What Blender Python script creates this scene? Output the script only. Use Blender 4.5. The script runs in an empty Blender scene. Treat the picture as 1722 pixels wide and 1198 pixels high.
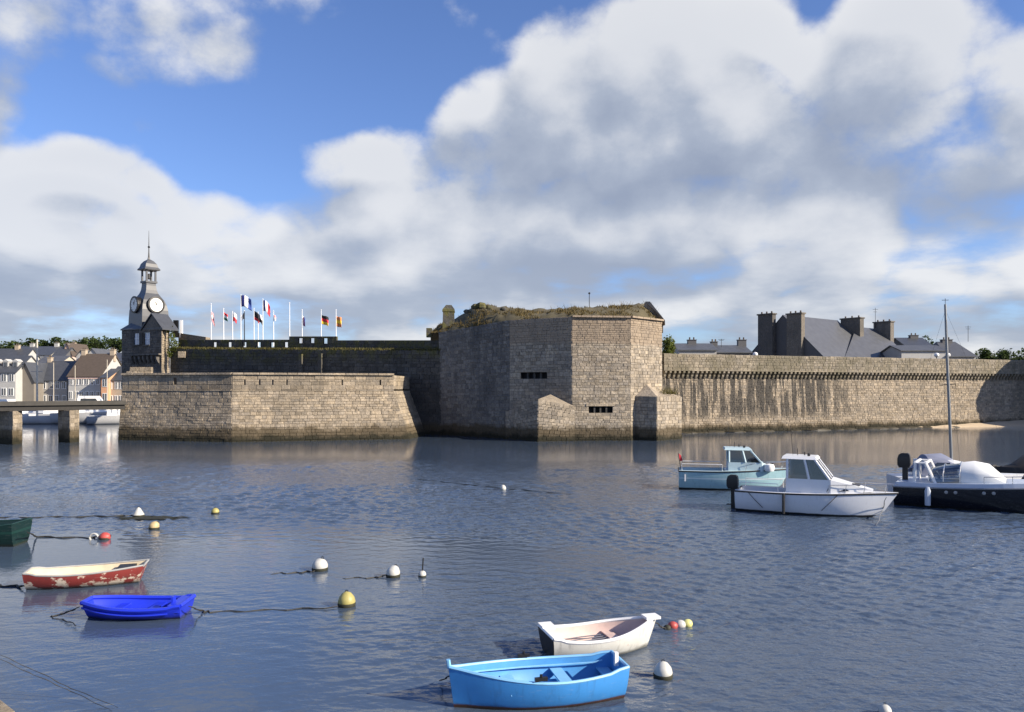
import bpy, math, random
from mathutils import Vector, Matrix
random.seed(7)
R = math.radians
SC = bpy.context.scene
COL = SC.collection

# ------------------------------------------------------------------ camera
EYE, FOC, HOR = 5.0, 1300.0, 655.0          # eye height over the water; focal length and horizon row
cam_d = bpy.data.cameras.new('camera')
cam = bpy.data.objects.new('camera', cam_d); COL.objects.link(cam)
cam.location = (0, 0, EYE); cam.rotation_euler = (R(90), 0, 0)
cam_d.sensor_width = 36; cam_d.lens = FOC / 1722 * 36
cam_d.shift_y = (HOR - 599) / 1722
cam_d.clip_start = 0.1; cam_d.clip_end = 3000
SC.camera = cam

# ------------------------------------------------------------------ light
SUN_S, SUN_EL = 22.0, 27.0                  # sun stands right of the view, 22 deg to the camera's side of +X
sv = Vector((math.cos(R(SUN_S)) * math.cos(R(SUN_EL)), -math.sin(R(SUN_S)) * math.cos(R(SUN_EL)), math.sin(R(SUN_EL))))
sun_d = bpy.data.lights.new('sun', 'SUN'); sun_d.energy = 5.0; sun_d.angle = R(0.5); sun_d.color = (1.0, 0.875, 0.70)
sun = bpy.data.objects.new('sun', sun_d); COL.objects.link(sun)
sun.rotation_euler = sv.to_track_quat('Z', 'Y').to_euler(); sun.location = (60, -20, 60)
SC.view_settings.view_transform = 'Standard'; SC.view_settings.look = 'None'
SC.view_settings.exposure = 0.84; SC.view_settings.gamma = 1.0
SC.view_settings.use_curve_mapping = False
SC.render.engine = 'CYCLES'
SC.cycles.max_bounces = 5; SC.cycles.diffuse_bounces = 2; SC.cycles.glossy_bounces = 3
SC.cycles.transparent_max_bounces = 8; SC.cycles.use_denoising = True
SC.cycles.caustics_reflective = False; SC.cycles.caustics_refractive = False

# ------------------------------------------------------------------ node helper
class NT:
    def __init__(s, tree): s.t = tree; s.n = tree.nodes; s.l = tree.links
    def put(s, sock, v):
        if hasattr(v, 'is_output'): s.l.new(v, sock)
        elif isinstance(v, (tuple, list)) and len(v) == 3 and sock.type == 'RGBA': sock.default_value = (*v, 1)
        else: sock.default_value = v
    def new(s, typ, props=None, **ins):
        nd = s.n.new(typ)
        for k, v in (props or {}).items(): setattr(nd, k, v)
        for k, v in ins.items():
            key = int(k[1:]) if k[0] == 'i' and k[1:].isdigit() else k.replace('_', ' ')
            s.put(nd.inputs[key], v)
        return nd
    def m(s, op, a, b=0.0, c=None, clamp=False):
        nd = s.new('ShaderNodeMath', {'operation': op, 'use_clamp': clamp}, i0=a, i1=b)
        if c is not None: s.put(nd.inputs[2], c)
        return nd.outputs[0]
    def v(s, op, a, b=None, out=0):
        nd = s.new('ShaderNodeVectorMath', {'operation': op}, i0=a)
        if b is not None: s.put(nd.inputs[3 if op == 'SCALE' else 1], b)
        return nd.outputs[out]
    def mix(s, f, a, b, blend='MIX'):
        nd = s.n.new('ShaderNodeMix'); nd.data_type = 'RGBA'; nd.blend_type = blend
        s.put(nd.inputs[0], f); s.put(nd.inputs[6], a); s.put(nd.inputs[7], b); return nd.outputs[2]
    def smooth(s, x, a, b, lo=0.0, hi=1.0):
        nd = s.new('ShaderNodeMapRange', {'interpolation_type': 'SMOOTHSTEP'}, i0=x, i1=a, i2=b, i3=lo, i4=hi); return nd.outputs[0]
    def noise(s, vec, scale, detail=4, rough=0.5, dist=0.0):
        nd = s.new('ShaderNodeTexNoise', None, Vector=vec, Scale=scale, Detail=detail, Roughness=rough, Distortion=dist); return nd.outputs[0]
    def scalev(s, vec, sx, sy, sz): return s.v('MULTIPLY', vec, (sx, sy, sz))

# ------------------------------------------------------------------ sky
world = bpy.data.worlds.new('World'); SC.world = world; world.use_nodes = True
world.cycles.sampling_method = 'MANUAL'; world.cycles.sample_map_resolution = 256
W = NT(world.node_tree); W.n.clear()
# node group: how much cloud lies in a direction
g = bpy.data.node_groups.new('cloud_amount', 'ShaderNodeTree')
g.interface.new_socket('Direction', in_out='INPUT', socket_type='NodeSocketVector')
g.interface.new_socket('Amount', in_out='OUTPUT', socket_type='NodeSocketFloat')
g.interface.new_socket('Soft', in_out='OUTPUT', socket_type='NodeSocketFloat')
g.interface.new_socket('Detail', in_out='OUTPUT', socket_type='NodeSocketFloat')
G_ = NT(g); gi = G_.n.new('NodeGroupInput'); go = G_.n.new('NodeGroupOutput')
d = G_.v('NORMALIZE', gi.outputs[0])
sep = G_.new('ShaderNodeSeparateXYZ', None, i0=d)
az = G_.m('ARCTAN2', sep.outputs[0], sep.outputs[1])
el = G_.m('ARCSINE', sep.outputs[2])
p = G_.scalev(d, 1, 1, 1.3)
big = G_.noise(p, 2.6, 2, 0.5)
fine = G_.noise(p, 5.0, 7, 0.64, 0.0)
flat = G_.v('DIVIDE', G_.scalev(d, 1, 1, .6), G_.new('ShaderNodeCombineXYZ', None, i0=G_.m('ADD', sep.outputs[2], .16), i1=G_.m('ADD', sep.outputs[2], .16), i2=G_.m('ADD', sep.outputs[2], .16)).outputs[0])
low = G_.smooth(el, .30, .10)
fine = G_.m('ADD', G_.m('MULTIPLY', fine, G_.m('SUBTRACT', 1.0, low)), G_.m('MULTIPLY', G_.noise(flat, 1.9, 6, .60), low))
wob = G_.new('ShaderNodeTexNoise', None, Vector=p, Scale=9.0, Detail=2.0).outputs[1]
pw_ = G_.v('ADD', p, G_.scalev(wob, .07, .07, .07))
puff = G_.new('ShaderNodeTexVoronoi', {'feature': 'F1'}, Vector=pw_, Scale=8.0).outputs[0]
puff2 = G_.new('ShaderNodeTexVoronoi', {'feature': 'F1'}, Vector=pw_, Scale=19.0).outputs[0]
# the banks of cloud: (azimuth, elevation, half width, half height, weight), radians
def azel(px, py):
    x, z = (px - 861) / FOC, (HOR - py) / FOC
    return math.atan(x), math.atan2(z, math.hypot(x, 1))
BANKS = [(120, 375, 190, 105, 1.25), (1110, 200, 235, 230, 1.1), (950, 115, 90, 100, .8), (1090, 70, 110, 95, .7), (1265, 100, 100, 115, .8), (1520, 130, 180, 190, 1.1), (1690, 190, 220, 140, 1.1), (1690, 330, 150, 70, .5), (1390, 260, 220, 170, .9),
         (820, 250, 110, 120, .8), (930, 350, 400, 100, .8), (640, 295, 150, 75, .9), (160, 320, 135, 85, 1.15), (20, 380, 160, 110, .9), (420, 410, 420, 85, .75),
         (1280, 470, 520, 80, .5), (140, 430, 260, 90, .6), (90, 410, 150, 70, .6), (-60, 120, 110, 260, .66), (140, 10, 340, 120, .50), (470, -10, 140, 70, .42)]
cov = None
for (px, py, rx, ry, w) in BANKS:
    a0, e0 = azel(px, py); a1, _ = azel(px + rx, py); _, e1 = azel(px, py - ry)
    da = G_.m('DIVIDE', G_.m('SUBTRACT', az, a0), a1 - a0)
    de = G_.m('DIVIDE', G_.m('SUBTRACT', el, e0), e1 - e0)
    r2 = G_.m('ADD', G_.m('MULTIPLY', da, da), G_.m('MULTIPLY', de, de))
    k = G_.m('MULTIPLY', G_.smooth(r2, 1.75, 0.25), w)
    cov = k if cov is None else G_.m('ADD', cov, G_.m('MULTIPLY', k, G_.m('SUBTRACT', 1.0, G_.m('MINIMUM', cov, 1.0))))
# a low hazy deck all round the horizon
cov = G_.m('ADD', cov, G_.m('MULTIPLY', G_.smooth(el, .27, .05, 0, .80), G_.m('SUBTRACT', 1.0, G_.m('MULTIPLY', G_.m('MINIMUM', cov, 1.0), .7))))
# away from the banks broken cloud goes on, thinned to lower the fill light
away = G_.smooth(G_.m('ABSOLUTE', az), .62, .95)
away = G_.m('MAXIMUM', away, G_.smooth(el, .50, .80))
cov = G_.m('ADD', cov, G_.m('MULTIPLY', away, G_.smooth(big, .47, .66, 0.0, .7)))
s_ = G_.m('ADD', G_.m('MULTIPLY', G_.m('SUBTRACT', fine, .5), 1.7), G_.m('MULTIPLY', G_.m('SUBTRACT', .40, puff), .75))
s_ = G_.m('ADD', s_, G_.m('MULTIPLY', G_.m('SUBTRACT', .40, puff2), .40))
G_.l.new(G_.m('ADD', cov, s_), go.inputs[0]); G_.l.new(s_, go.inputs[2])
G_.l.new(G_.m('ADD', cov, G_.m('MULTIPLY', G_.m('SUBTRACT', G_.noise(G_.scalev(d, 1, 1, 1.6), 4.2, 2, .5), .5), 1.8)), go.inputs[1])

geo = W.new('ShaderNodeTexCoord').outputs['Generated']
sky = W.new('ShaderNodeTexSky', {'sky_type': 'NISHITA', 'sun_disc': False, 'sun_elevation': R(SUN_EL),
            'sun_rotation': math.atan2(sv.x, sv.y), 'air_density': 1.0, 'dust_density': 0.6, 'ozone_density': 2.2, 'altitude': 0})
def amount(vec):
    nd = W.n.new('ShaderNodeGroup'); nd.node_tree = g; W.put(nd.inputs[0], vec); return nd.outputs
A0, S0, T0 = amount(geo)[:3]
A1, S1, T1 = amount(W.v('ADD', geo, (0.024, -0.01, 0.048)))[:3]
dens = W.smooth(A0, .20, .78)
lit = W.m('ADD', W.m('MULTIPLY', W.m('SUBTRACT', S0, S1), .9), W.m('MULTIPLY', W.m('SUBTRACT', A0, A1), .50))
lit = W.smooth(lit, -.52, .52)
thick = W.smooth(A0, .5, 1.5)
ez = W.new('ShaderNodeSeparateXYZ', None, i0=geo).outputs[2]
tone = W.m('ADD', W.m('MULTIPLY', lit, .80), W.m('MULTIPLY', W.m('SUBTRACT', 1.0, thick), .16))
tone = W.m('ADD', tone, W.smooth(ez, .30, .06, 0, .17))
tone = W.m('ADD', tone, W.m('MULTIPLY', T0, .22))
cl = W.new('ShaderNodeValToRGB', None, i0=tone)
cr = cl.color_ramp; cr.elements[0].position = 0.0; cr.elements[0].color = (3.5, 4.15, 5.6, 1)
cr.elements[1].position = 1.0; cr.elements[1].color = (10.6, 10.7, 10.9, 1)
e_ = cr.elements.new(.45); e_.color = (5.5, 6.15, 7.4, 1)
blue = W.mix(1.0, sky.outputs[0], (1.42, 1.62, 2.22), 'MULTIPLY')
skyc = W.mix(W.m('MULTIPLY', dens, .93), blue, cl.outputs[0])
bg = W.new('ShaderNodeBackground', None, Color=skyc, Strength=0.045)
wo = W.n.new('ShaderNodeOutputWorld'); W.l.new(bg.outputs[0], wo.inputs[0])

# ------------------------------------------------------------------ geometry helpers
def P(px, py, D): return Vector(((px - 861) / FOC * D, D, EYE - (py - HOR) / FOC * D))     # what stands D metres out
def G(px, py, z=0.0): return P(px, py, (EYE - z) * FOC / (py - HOR))                        # what lies at height z
def zat(py, D): return EYE - (py - HOR) / FOC * D
def xat(px, D): return (px - 861) / FOC * D

def pmat(par): return (Matrix.Translation(par.location) @ par.rotation_euler.to_matrix().to_4x4())
def link(o, parent=None, world=False):
    COL.objects.link(o)
    if parent is not None:
        o.parent = parent
        if world:
            o.matrix_parent_inverse = pmat(parent).inverted() if parent.parent is None else Matrix.Identity(4)
    return o
def tag(o, label=None, cat=None, group=None, kind=None):
    if label: o['label'] = label
    if cat: o['category'] = cat
    if group: o['group'] = group
    if kind: o['kind'] = kind
    return o
def thing(name, label, cat, loc=(0, 0, 0), rz=0.0, group=None):
    o = bpy.data.objects.new(name, None); COL.objects.link(o); o.empty_display_size = .2
    o.location = loc; o.rotation_euler = (0, 0, rz)
    return tag(o, label, cat, group)

class MB:
    def __init__(s): s.v = []; s.f = []; s.mi = []; s.cm = 0
    def add(s, vs, fs):
        k = len(s.v); s.v += [tuple(q) for q in vs]
        for f in fs: s.f.append(tuple(k + i for i in f)); s.mi.append(s.cm)
        return s
    def box(s, c, size, M=None):
        x, y, z = size[0] / 2, size[1] / 2, size[2] / 2
        vs = [Vector((sx * x, sy * y, sz * z)) for sz in (-1, 1) for sx, sy in ((-1, -1), (1, -1), (1, 1), (-1, 1))]
        vs = [(M @ q if M else q) + Vector(c) for q in vs]
        return s.add(vs, [(3, 2, 1, 0), (4, 5, 6, 7), (0, 1, 5, 4), (1, 2, 6, 5), (2, 3, 7, 6), (3, 0, 4, 7)])
    def hexa(s, b, t):                       # 4 bottom points, 4 top points
        return s.add(list(b) + list(t), [(3, 2, 1, 0), (4, 5, 6, 7), (0, 1, 5, 4), (1, 2, 6, 5), (2, 3, 7, 6), (3, 0, 4, 7)])
    def prism(s, poly, vec):                 # polygon of 3D points pushed along vec
        n = len(poly); a = [Vector(q) for q in poly]; b = [q + Vector(vec) for q in a]
        return s.add(a + b, [tuple(range(n))[::-1], tuple(range(n, 2 * n))] + [(i, (i + 1) % n, n + (i + 1) % n, n + i) for i in range(n)])
    def poly(s, pts): return s.add(pts, [tuple(range(len(pts)))])
    def tube(s, pts, r, n=6, cap=True):
        pts = [Vector(q) for q in pts]; rings = []
        for i, q in enumerate(pts):
            a = pts[max(0, i - 1)]; b = pts[min(len(pts) - 1, i + 1)]
            t = (b - a).normalized(); u = t.orthogonal().normalized() if abs(t.z) > .95 else t.cross(Vector((0, 0, 1))).normalized()
            w = u.cross(t)
            rr = r[i] if isinstance(r, (list, tuple)) else r
            rings.append([q + (u * math.cos(k * 2 * math.pi / n) + w * math.sin(k * 2 * math.pi / n)) * rr for k in range(n)])
        return s.loft(rings, True, cap, cap)
    def loft(s, rings, closed=True, cap0=False, cap1=False):
        n = len(rings[0]); vs = [q for r in rings for q in r]; fs = []
        for i in range(len(rings) - 1):
            for k in range(n if closed else n - 1):
                a = i * n + k; b = i * n + (k + 1) % n
                fs.append((a, b, b + n, a + n))
        if cap0: fs.append(tuple(range(n))[::-1])
        if cap1: fs.append(tuple(range((len(rings) - 1) * n, len(rings) * n)))
        return s.add(vs, fs)
    def lathe(s, prof, n=12, c=(0, 0, 0), M=None):   # profile of (radius, height)
        c = Vector(c); rings = []
        for (r, z) in prof:
            ring = [Vector((r * math.cos(k * 2 * math.pi / n), r * math.sin(k * 2 * math.pi / n), z)) for k in range(n)]
            rings.append([(M @ q if M else q) + c for q in ring])
        return s.loft(rings, True, True, True)
    def build(s, name, mat, parent=None, world=False, smooth=False):
        me = bpy.data.meshes.new(name); me.from_pydata(s.v, [], s.f); me.validate()
        for m in (mat if isinstance(mat, (list, tuple)) else [mat]): me.materials.append(m)
        if isinstance(mat, (list, tuple)): me.polygons.foreach_set('material_index', s.mi)
        if smooth: me.polygons.foreach_set('use_smooth', [True] * len(me.polygons))
        import bmesh
        bm = bmesh.new(); bm.from_mesh(me); bmesh.ops.recalc_face_normals(bm, faces=bm.faces); bm.to_mesh(me); bm.free()
        if smooth:
            try: me.set_sharp_from_angle(angle=R(40))
            except Exception: pass
        return link(bpy.data.objects.new(name, me), parent, world)
def struct(name, mb, mat, smooth=False, kind='structure'):
    return tag(mb.build(name, mat, smooth=smooth), kind=kind)
def copy_tree(o, parent=None):
    c = o.copy(); COL.objects.link(c); c.parent = parent
    for ch in list(o.children): copy_tree(ch, c)
    return c

# ------------------------------------------------------------------ materials
def material(name):
    m = bpy.data.materials.new(name); m.use_nodes = True
    t = NT(m.node_tree); t.n.clear()
    out = t.n.new('ShaderNodeOutputMaterial'); b = t.n.new('ShaderNodeBsdfPrincipled'); t.l.new(b.outputs[0], out.inputs[0])
    return m, t, b, out
def bump(t, b, h, dist, strength=1.0):
    nd = t.new('ShaderNodeBump', None, Height=h, Distance=dist, Strength=strength); t.l.new(nd.outputs[0], b.inputs['Normal'])
MATS = {}
def plain(name, col, rough=.6, metal=0.0, var=.12, scale=3.0, coat=0.0, spec=.5):
    if name in MATS: return MATS[name]
    m, t, b, _ = material(name)
    pos = t.new('ShaderNodeTexCoord').outputs['Object']
    n = t.noise(pos, scale, 6, .6)
    t.put(b.inputs['Base Color'], t.mix(n, tuple(c * (1 - var * 1.6) for c in col), tuple(min(1, c * (1 + var)) for c in col)))
    b.inputs['Roughness'].default_value = rough; b.inputs['Metallic'].default_value = metal
    b.inputs['Coat Weight'].default_value = coat; b.inputs['Specular IOR Level'].default_value = spec
    MATS[name] = m; return m

def stone_mat(name, base, var=.62, tide=1.35, tide_dark=(.075, .058, .034), grime=.5, grime_col=(.07, .068, .065), moss=None, streak=None, top_tint=None, scale=.22, mortar=False):
    """weathered granite: a tone for each stone, grain, grime in patches, the band the tide wets"""
    base = tuple(c * .82 for c in base)
    m, t, b, _ = material(name)
    geo = t.n.new('ShaderNodeNewGeometry'); pos = geo.outputs['Position']
    oi = t.n.new('ShaderNodeObjectInfo')
    rnd = t.m('FRACT', t.m('ADD', geo.outputs['Random Per Island'], t.m('MULTIPLY', oi.outputs['Random'], 7.31)))
    rn2 = t.m('FRACT', t.m('MULTIPLY', rnd, 17.7))
    z = t.new('ShaderNodeSeparateXYZ', None, i0=pos).outputs[2]
    k = t.m('ADD', 1 - var * .55, t.m('MULTIPLY', rnd, var))
    if mortar: k = 0.9
    c = t.mix(1.0, tuple(base), t.new('ShaderNodeCombineXYZ', None, i0=k, i1=k, i2=k).outputs[0], 'MULTIPLY')
    c = t.mix(t.m('MULTIPLY', rn2, .40), c, (base[0] * .80, base[1] * .90, base[2] * 1.12))            # some stones are cooler
    grain = t.noise(pos, 5.0, 8, .7)
    c = t.mix(t.smooth(grain, .35, .70), t.mix(1.0, c, (.72, .71, .70), 'MULTIPLY'), t.mix(1.0, c, (1.13, 1.12, 1.1), 'MULTIPLY'))
    blot = t.noise(pos, scale, 7, .62)
    if top_tint:                                                                       # rebuilt upper courses
        z0, tc = top_tint
        c = t.mix(t.smooth(t.m('ADD', z, t.m('MULTIPLY', t.m('SUBTRACT', blot, .5), 1.2)), z0, z0 + .3, 0, .8), c, tc)
    g_ = t.m('MULTIPLY', t.smooth(blot, .47, .66), grime)
    sp = t.m('MULTIPLY', t.smooth(t.noise(pos, 1.9, 6, .7), .52, .66), grime * .9)
    c = t.mix(t.m('MAXIMUM', g_, sp), c, grime_col)
    if moss:
        mz0, mz1, mc = moss
        c = t.mix(t.m('MULTIPLY', t.smooth(z, mz0, mz1), t.smooth(t.noise(pos, .9, 6, .65), .42, .62)), c, mc)
    if streak:                                                                         # black runs below the corbels
        zt, xa, xb = streak
        sx = t.new('ShaderNodeSeparateXYZ', None, i0=pos).outputs[0]
        sn = t.noise(t.scalev(pos, 1.0, 1.0, .035), 1.3, 5, .72)
        sf = t.m('MULTIPLY', t.smooth(sn, .43, .51), t.m('MULTIPLY', t.smooth(z, .7, 2.6), t.smooth(z, zt + .6, zt + .1)))
        sf = t.m('MULTIPLY', sf, t.smooth(t.m('ADD', sx, t.m('MULTIPLY', blot, 8)), xb + 7, xb, .15, .92))
        c = t.mix(sf, c, (.042, .04, .038))
    rn_ = t.m('MULTIPLY', t.smooth(t.noise(t.scalev(pos, 1.0, 1.0, .07), .9, 6, .7), .48, .66), grime * .75)
    c = t.mix(rn_, c, grime_col)
    if tide:
        zz = t.m('ADD', z, t.m('MULTIPLY', t.m('SUBTRACT', t.noise(pos, .7, 6, .65), .5), 1.5))
        c = t.mix(t.smooth(zz, tide + .25, tide - .35, 0, .9), c, tide_dark)
        c = t.mix(t.smooth(zz, .75, .25, 0, .92), c, (.018, .018, .011))
    t.put(b.inputs['Base Color'], c)
    b.inputs['Roughness'].default_value = .88; b.inputs['Specular IOR Level'].default_value = .25
    bump(t, b, t.noise(pos, 4.0, 8, .72), .09, .9)
    return m

M_RAV = stone_mat('granite_outwork', (.48, .395, .285), grime=.50, grime_col=(.10, .092, .08))
M_BAS = stone_mat('granite_bastion', (.47, .40, .305), grime=.40, grime_col=(.12, .105, .09), top_tint=(9.3, (.30, .235, .17)))
M_BASD = stone_mat('granite_bastion_shaded', (.27, .25, .22), grime=.6, grime_col=(.075, .075, .075))  # darker stone for the left facet, part of its shade in the colour
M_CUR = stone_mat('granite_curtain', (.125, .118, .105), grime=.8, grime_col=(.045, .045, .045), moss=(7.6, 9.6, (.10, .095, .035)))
M_RAM = stone_mat('granite_rampart', (.46, .38, .28), grime=.30, grime_col=(.13, .115, .09), streak=(6.5, 14, 42), tide=.9)
M_RAT = stone_mat('granite_parapet', (.36, .31, .235), grime=.8, grime_col=(.14, .125, .085), tide=0)
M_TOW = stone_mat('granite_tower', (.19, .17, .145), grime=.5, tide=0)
M_PIER = stone_mat('granite_pier', (.42, .35, .26), grime=.4)
M_MORTAR = stone_mat('lime_mortar', (.33, .28, .21), grime=.5, mortar=True)
M_MORTARD = stone_mat('dark_mortar', (.10, .095, .085), grime=.6, mortar=True)
M_SLATE = plain('slate', (.065, .07, .08), .40, var=.25, scale=1.2)
M_SLATE2 = plain('pale_slate', (.088, .092, .10), .45, var=.25, scale=1.0)
M_TILE = plain('brown_tile', (.085, .065, .05), .7, var=.3)
M_DARK = plain('dark_opening', (.012, .012, .013), .8)
M_IRON = plain('dark_iron', (.03, .03, .032), .45, .6)
M_ZINC = plain('grey_zinc', (.30, .31, .33), .38, .6)
M_WHITE = plain('white_paint', (.80, .80, .79), .4, var=.05, coat=.2)
M_POLE = plain('white_pole', (.75, .77, .80), .4, var=.04)
M_CLOCK = plain('clock_dial', (.80, .79, .74), .5, var=.04)
M_ROPE = plain('wet_rope', (.025, .024, .02), .7, var=.3, scale=20)
M_RUBBER = plain('black_rubber', (.012, .012, .013), .5)
M_STEEL = plain('stainless_steel', (.55, .56, .58), .25, .9)

def foliage_mat(name, col, col2, tr=.25):
    m, t, b, out = material(name)
    geo = t.n.new('ShaderNodeNewGeometry')
    t.put(b.inputs['Base Color'], t.mix(geo.outputs['Random Per Island'], col, col2))
    b.inputs['Roughness'].default_value = .6; b.inputs['Specular IOR Level'].default_value = .2
    tl = t.new('ShaderNodeBsdfTranslucent', None, Color=tuple(c * 1.3 for c in col2))
    mx = t.new('ShaderNodeMixShader', None, i0=tr, i1=b.outputs[0], i2=tl.outputs[0]); t.l.new(mx.outputs[0], out.inputs[0])
    return m
M_LEAF = foliage_mat('tree_leaves', (.018, .032, .010), (.055, .082, .022))
M_IVY = foliage_mat('ivy_leaves', (.05, .075, .012), (.13, .15, .03))
M_GRASS = foliage_mat('dry_grass', (.06, .052, .02), (.17, .125, .05))
M_TURF = plain('thin_turf', (.105, .088, .045), .95, var=.45, scale=.9)
M_DGRASS = foliage_mat('dark_grass', (.05, .052, .018), (.15, .13, .045))
M_BARK = plain('bark', (.07, .055, .04), .9, var=.3)

def glass_mat(name, tint=(.55, .6, .62), refl=.14):
    m, t, b, out = material(name); t.n.remove(b)
    tr = t.new('ShaderNodeBsdfTransparent', None, Color=tint)
    gl = t.new('ShaderNodeBsdfGlossy', None, Color=(.9, .93, .95), Roughness=.03)
    fr = t.new('ShaderNodeFresnel', None, IOR=1.5)
    mx = t.new('ShaderNodeMixShader', None, i0=t.m('ADD', fr.outputs[0], refl, clamp=True), i1=tr.outputs[0], i2=gl.outputs[0]); t.l.new(mx.outputs[0], out.inputs[0])
    return m
M_GLASS = glass_mat('clear_glass', (.20, .205, .21), .07)
M_DGLASS = plain('dark_glass', (.018, .022, .026), .06, var=.05, spec=.8)
M_HGLASS = plain('house_glass', (.05, .06, .075), .08, var=.05, spec=.8)

# water -----------------------------------------------------------------------
mw, t, b, _ = material('harbour_water')
pos = t.n.new('ShaderNodeNewGeometry').outputs['Position']
sx, sy = t.new('ShaderNodeSeparateXYZ', None, i0=pos).outputs[:2]
wind = t.noise(t.scalev(pos, .03, .085, 0), 1.0, 3, .5)
lee = t.smooth(t.m('ADD', t.m('ADD', sy, t.m('MULTIPLY', sx, .16)), t.m('MULTIPLY', wind, 8)), 52, 61, 1.0, .15)
near = t.smooth(sy, 23, 33, 0.0, 1.0)
left = t.m('MAXIMUM', near, t.smooth(t.m('ADD', sx, t.m('MULTIPLY', wind, 5)), -2, 8, .2, .8))
amp = t.m('MULTIPLY', t.m('MULTIPLY', t.smooth(wind, .36, .62, .5, 1.0), lee), left)
n1 = t.noise(t.scalev(pos, 1.0, 1.7, 1), 7.0, 3, .55, .3)
bump(t, b, t.m('MULTIPLY', t.m('MULTIPLY', n1, .03), amp), 1.0, 1.0)
t.put(b.inputs['Base Color'], (.052, .076, .118))
b.inputs['Roughness'].default_value = .03; b.inputs['IOR'].default_value = 1.5
M_WATER = mw

# ------------------------------------------------------------------ water, shore, land
# one sheet: flat far off, with real wavelets (finer mesh nearer the quay) in the basin
import numpy as np
def wavelets():
    rng = np.random.default_rng(5)
    ncol, rows_px = 560, np.arange(1236.0, 737.0, -0.44)
    tx = np.linspace(-.74, .74, ncol)
    Dr = EYE * FOC / (rows_px - HOR)
    Y, X = np.meshgrid(Dr, tx, indexing='ij')[0], Dr[:, None] * tx[None, :]
    step = np.gradient(Dr)[:, None]
    def sn(fx, fy, ph): return np.sin(X * fx + Y * fy + ph)
    gust = .5 + .22 * (sn(.11, .23, 1.0) + sn(-.19, .31, 2.2) + .7 * sn(.33, -.41, .4) + .6 * sn(.07, .62, 3.0) + .5 * sn(.45, .9, 1.7))
    gust = np.clip(gust, 0, 1)
    ss = lambda x, a, b: (lambda k: k * k * (3 - 2 * k))(np.clip((x - a) / (b - a), 0, 1))
    edge = 53 - .16 * X + 4 * (gust - .5)                        # lee of the walls begins here
    amp = 1 - .92 * ss(Y, edge - 4, edge + 5)
    calm = .10 + .62 * ss(X + 4 * gust, -4, 7)
    near = ss(Y, 23, 33)
    amp *= calm + (1 - calm) * near
    amp *= .42 + .58 * ss(gust, .2, .7)
    Z = np.zeros_like(X)
    for i in range(54):
        lam = .15 * (.95 / .15) ** rng.random(); k = 2 * math.pi / lam
        th = rng.normal(.2, .6); a = .0108 * lam ** .85
        vis = ss(lam / np.maximum(step, 1e-3), 2.2, 4.5)
        u = X * math.sin(th) + Y * math.cos(th) + .25 * np.sin(X * .7 + i) + .2 * np.sin(Y * .5 + 2 * i)
        w = .6 + .4 * np.sin(X * rng.uniform(.1, .5) + Y * rng.uniform(.1, .5) + rng.uniform(0, 6.28))
        s_ = np.sin(k * u + rng.uniform(0, 6.28))
        Z += a * vis * w * (s_ + .25 * (s_ * s_ - .5))
    fade = ss(tx, -.74, -.71) * (1 - ss(tx, .71, .74)); Z *= amp * fade[None, :]
    fr = np.clip(np.minimum(np.arange(len(Dr)), np.arange(len(Dr))[::-1]) / 25.0, 0, 1); Z *= fr[:, None]
    nr = len(Dr); V = np.stack([X, Y, Z], -1).reshape(-1, 3)
    i, j = np.meshgrid(np.arange(nr - 1), np.arange(ncol - 1), indexing='ij'); a = (i * ncol + j).ravel()
    F = np.stack([a, a + 1, a + 1 + ncol, a + ncol], -1)
    y0, y1 = Dr[0], Dr[-1]; far = 1500.0; b0 = len(V)
    extra = np.array([[-.74 * y0, y0, 0], [.74 * y0, y0, 0], [.74 * y1, y1, 0], [-.74 * y1, y1, 0], [-900, -60, 0], [900, -60, 0], [900, far, 0], [-900, far, 0]])
    V = np.vstack([V, extra]); F = np.vstack([F, b0 + np.array([[4, 5, 1, 0], [5, 6, 2, 1], [6, 7, 3, 2], [7, 4, 0, 3]])])
    me = bpy.data.meshes.new('water'); me.vertices.add(len(V)); me.vertices.foreach_set('co', V.astype(np.float32).ravel())
    me.loops.add(len(F) * 4); me.loops.foreach_set('vertex_index', F.astype(np.int32).ravel())
    me.polygons.add(len(F)); me.polygons.foreach_set('loop_start', np.arange(0, len(F) * 4, 4, dtype=np.int32)); me.polygons.foreach_set('loop_total', np.full(len(F), 4, dtype=np.int32))
    me.update(calc_edges=True); me.polygons.foreach_set('use_smooth', [True] * len(F)); me.materials.append(M_WATER)
    o = bpy.data.objects.new('water', me); COL.objects.link(o); tag(o, kind='structure')
wavelets()

def height(x, y):
    h = 1.9
    k = min(1, max(0, (y - 150) / 90)); h += 13 * k * k * (3 - 2 * k)
    h += .8 * math.sin(x * .05 + 1) * k
    return h
M_SOIL = plain('town_ground', (.16, .15, .13), .9, var=.2, scale=.2)
lm = MB(); nx, ny = 40, 26; x0, x1, y0, y1 = -420, -42, 134, 420
for j in range(ny + 1):
    for i in range(nx + 1):
        x = x0 + (x1 - x0) * i / nx; y = y0 + (y1 - y0) * j / ny; lm.v.append((x, y, height(x, y)))
for j in range(ny):
    for i in range(nx): lm.f.append((j * (nx + 1) + i, j * (nx + 1) + i + 1, (j + 1) * (nx + 1) + i + 1, (j + 1) * (nx + 1) + i)); lm.mi.append(0)
struct('town_hill', lm, M_SOIL, True)
qm = MB(); qm.box((-231, 133.2, .6), (378, 1.6, 2.6)); struct('town_quay', qm, M_PIER)
im = MB(); im.prism([(-47, 103, 3.9), (-12, 92, 3.9), (22, 90, 3.9), (80, 114, 3.9), (140, 126, 3.9), (140, 420, 3.9), (-42, 420, 3.9)], (0, 0, .3)); struct('walled_town_ground', im, M_SOIL)

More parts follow.
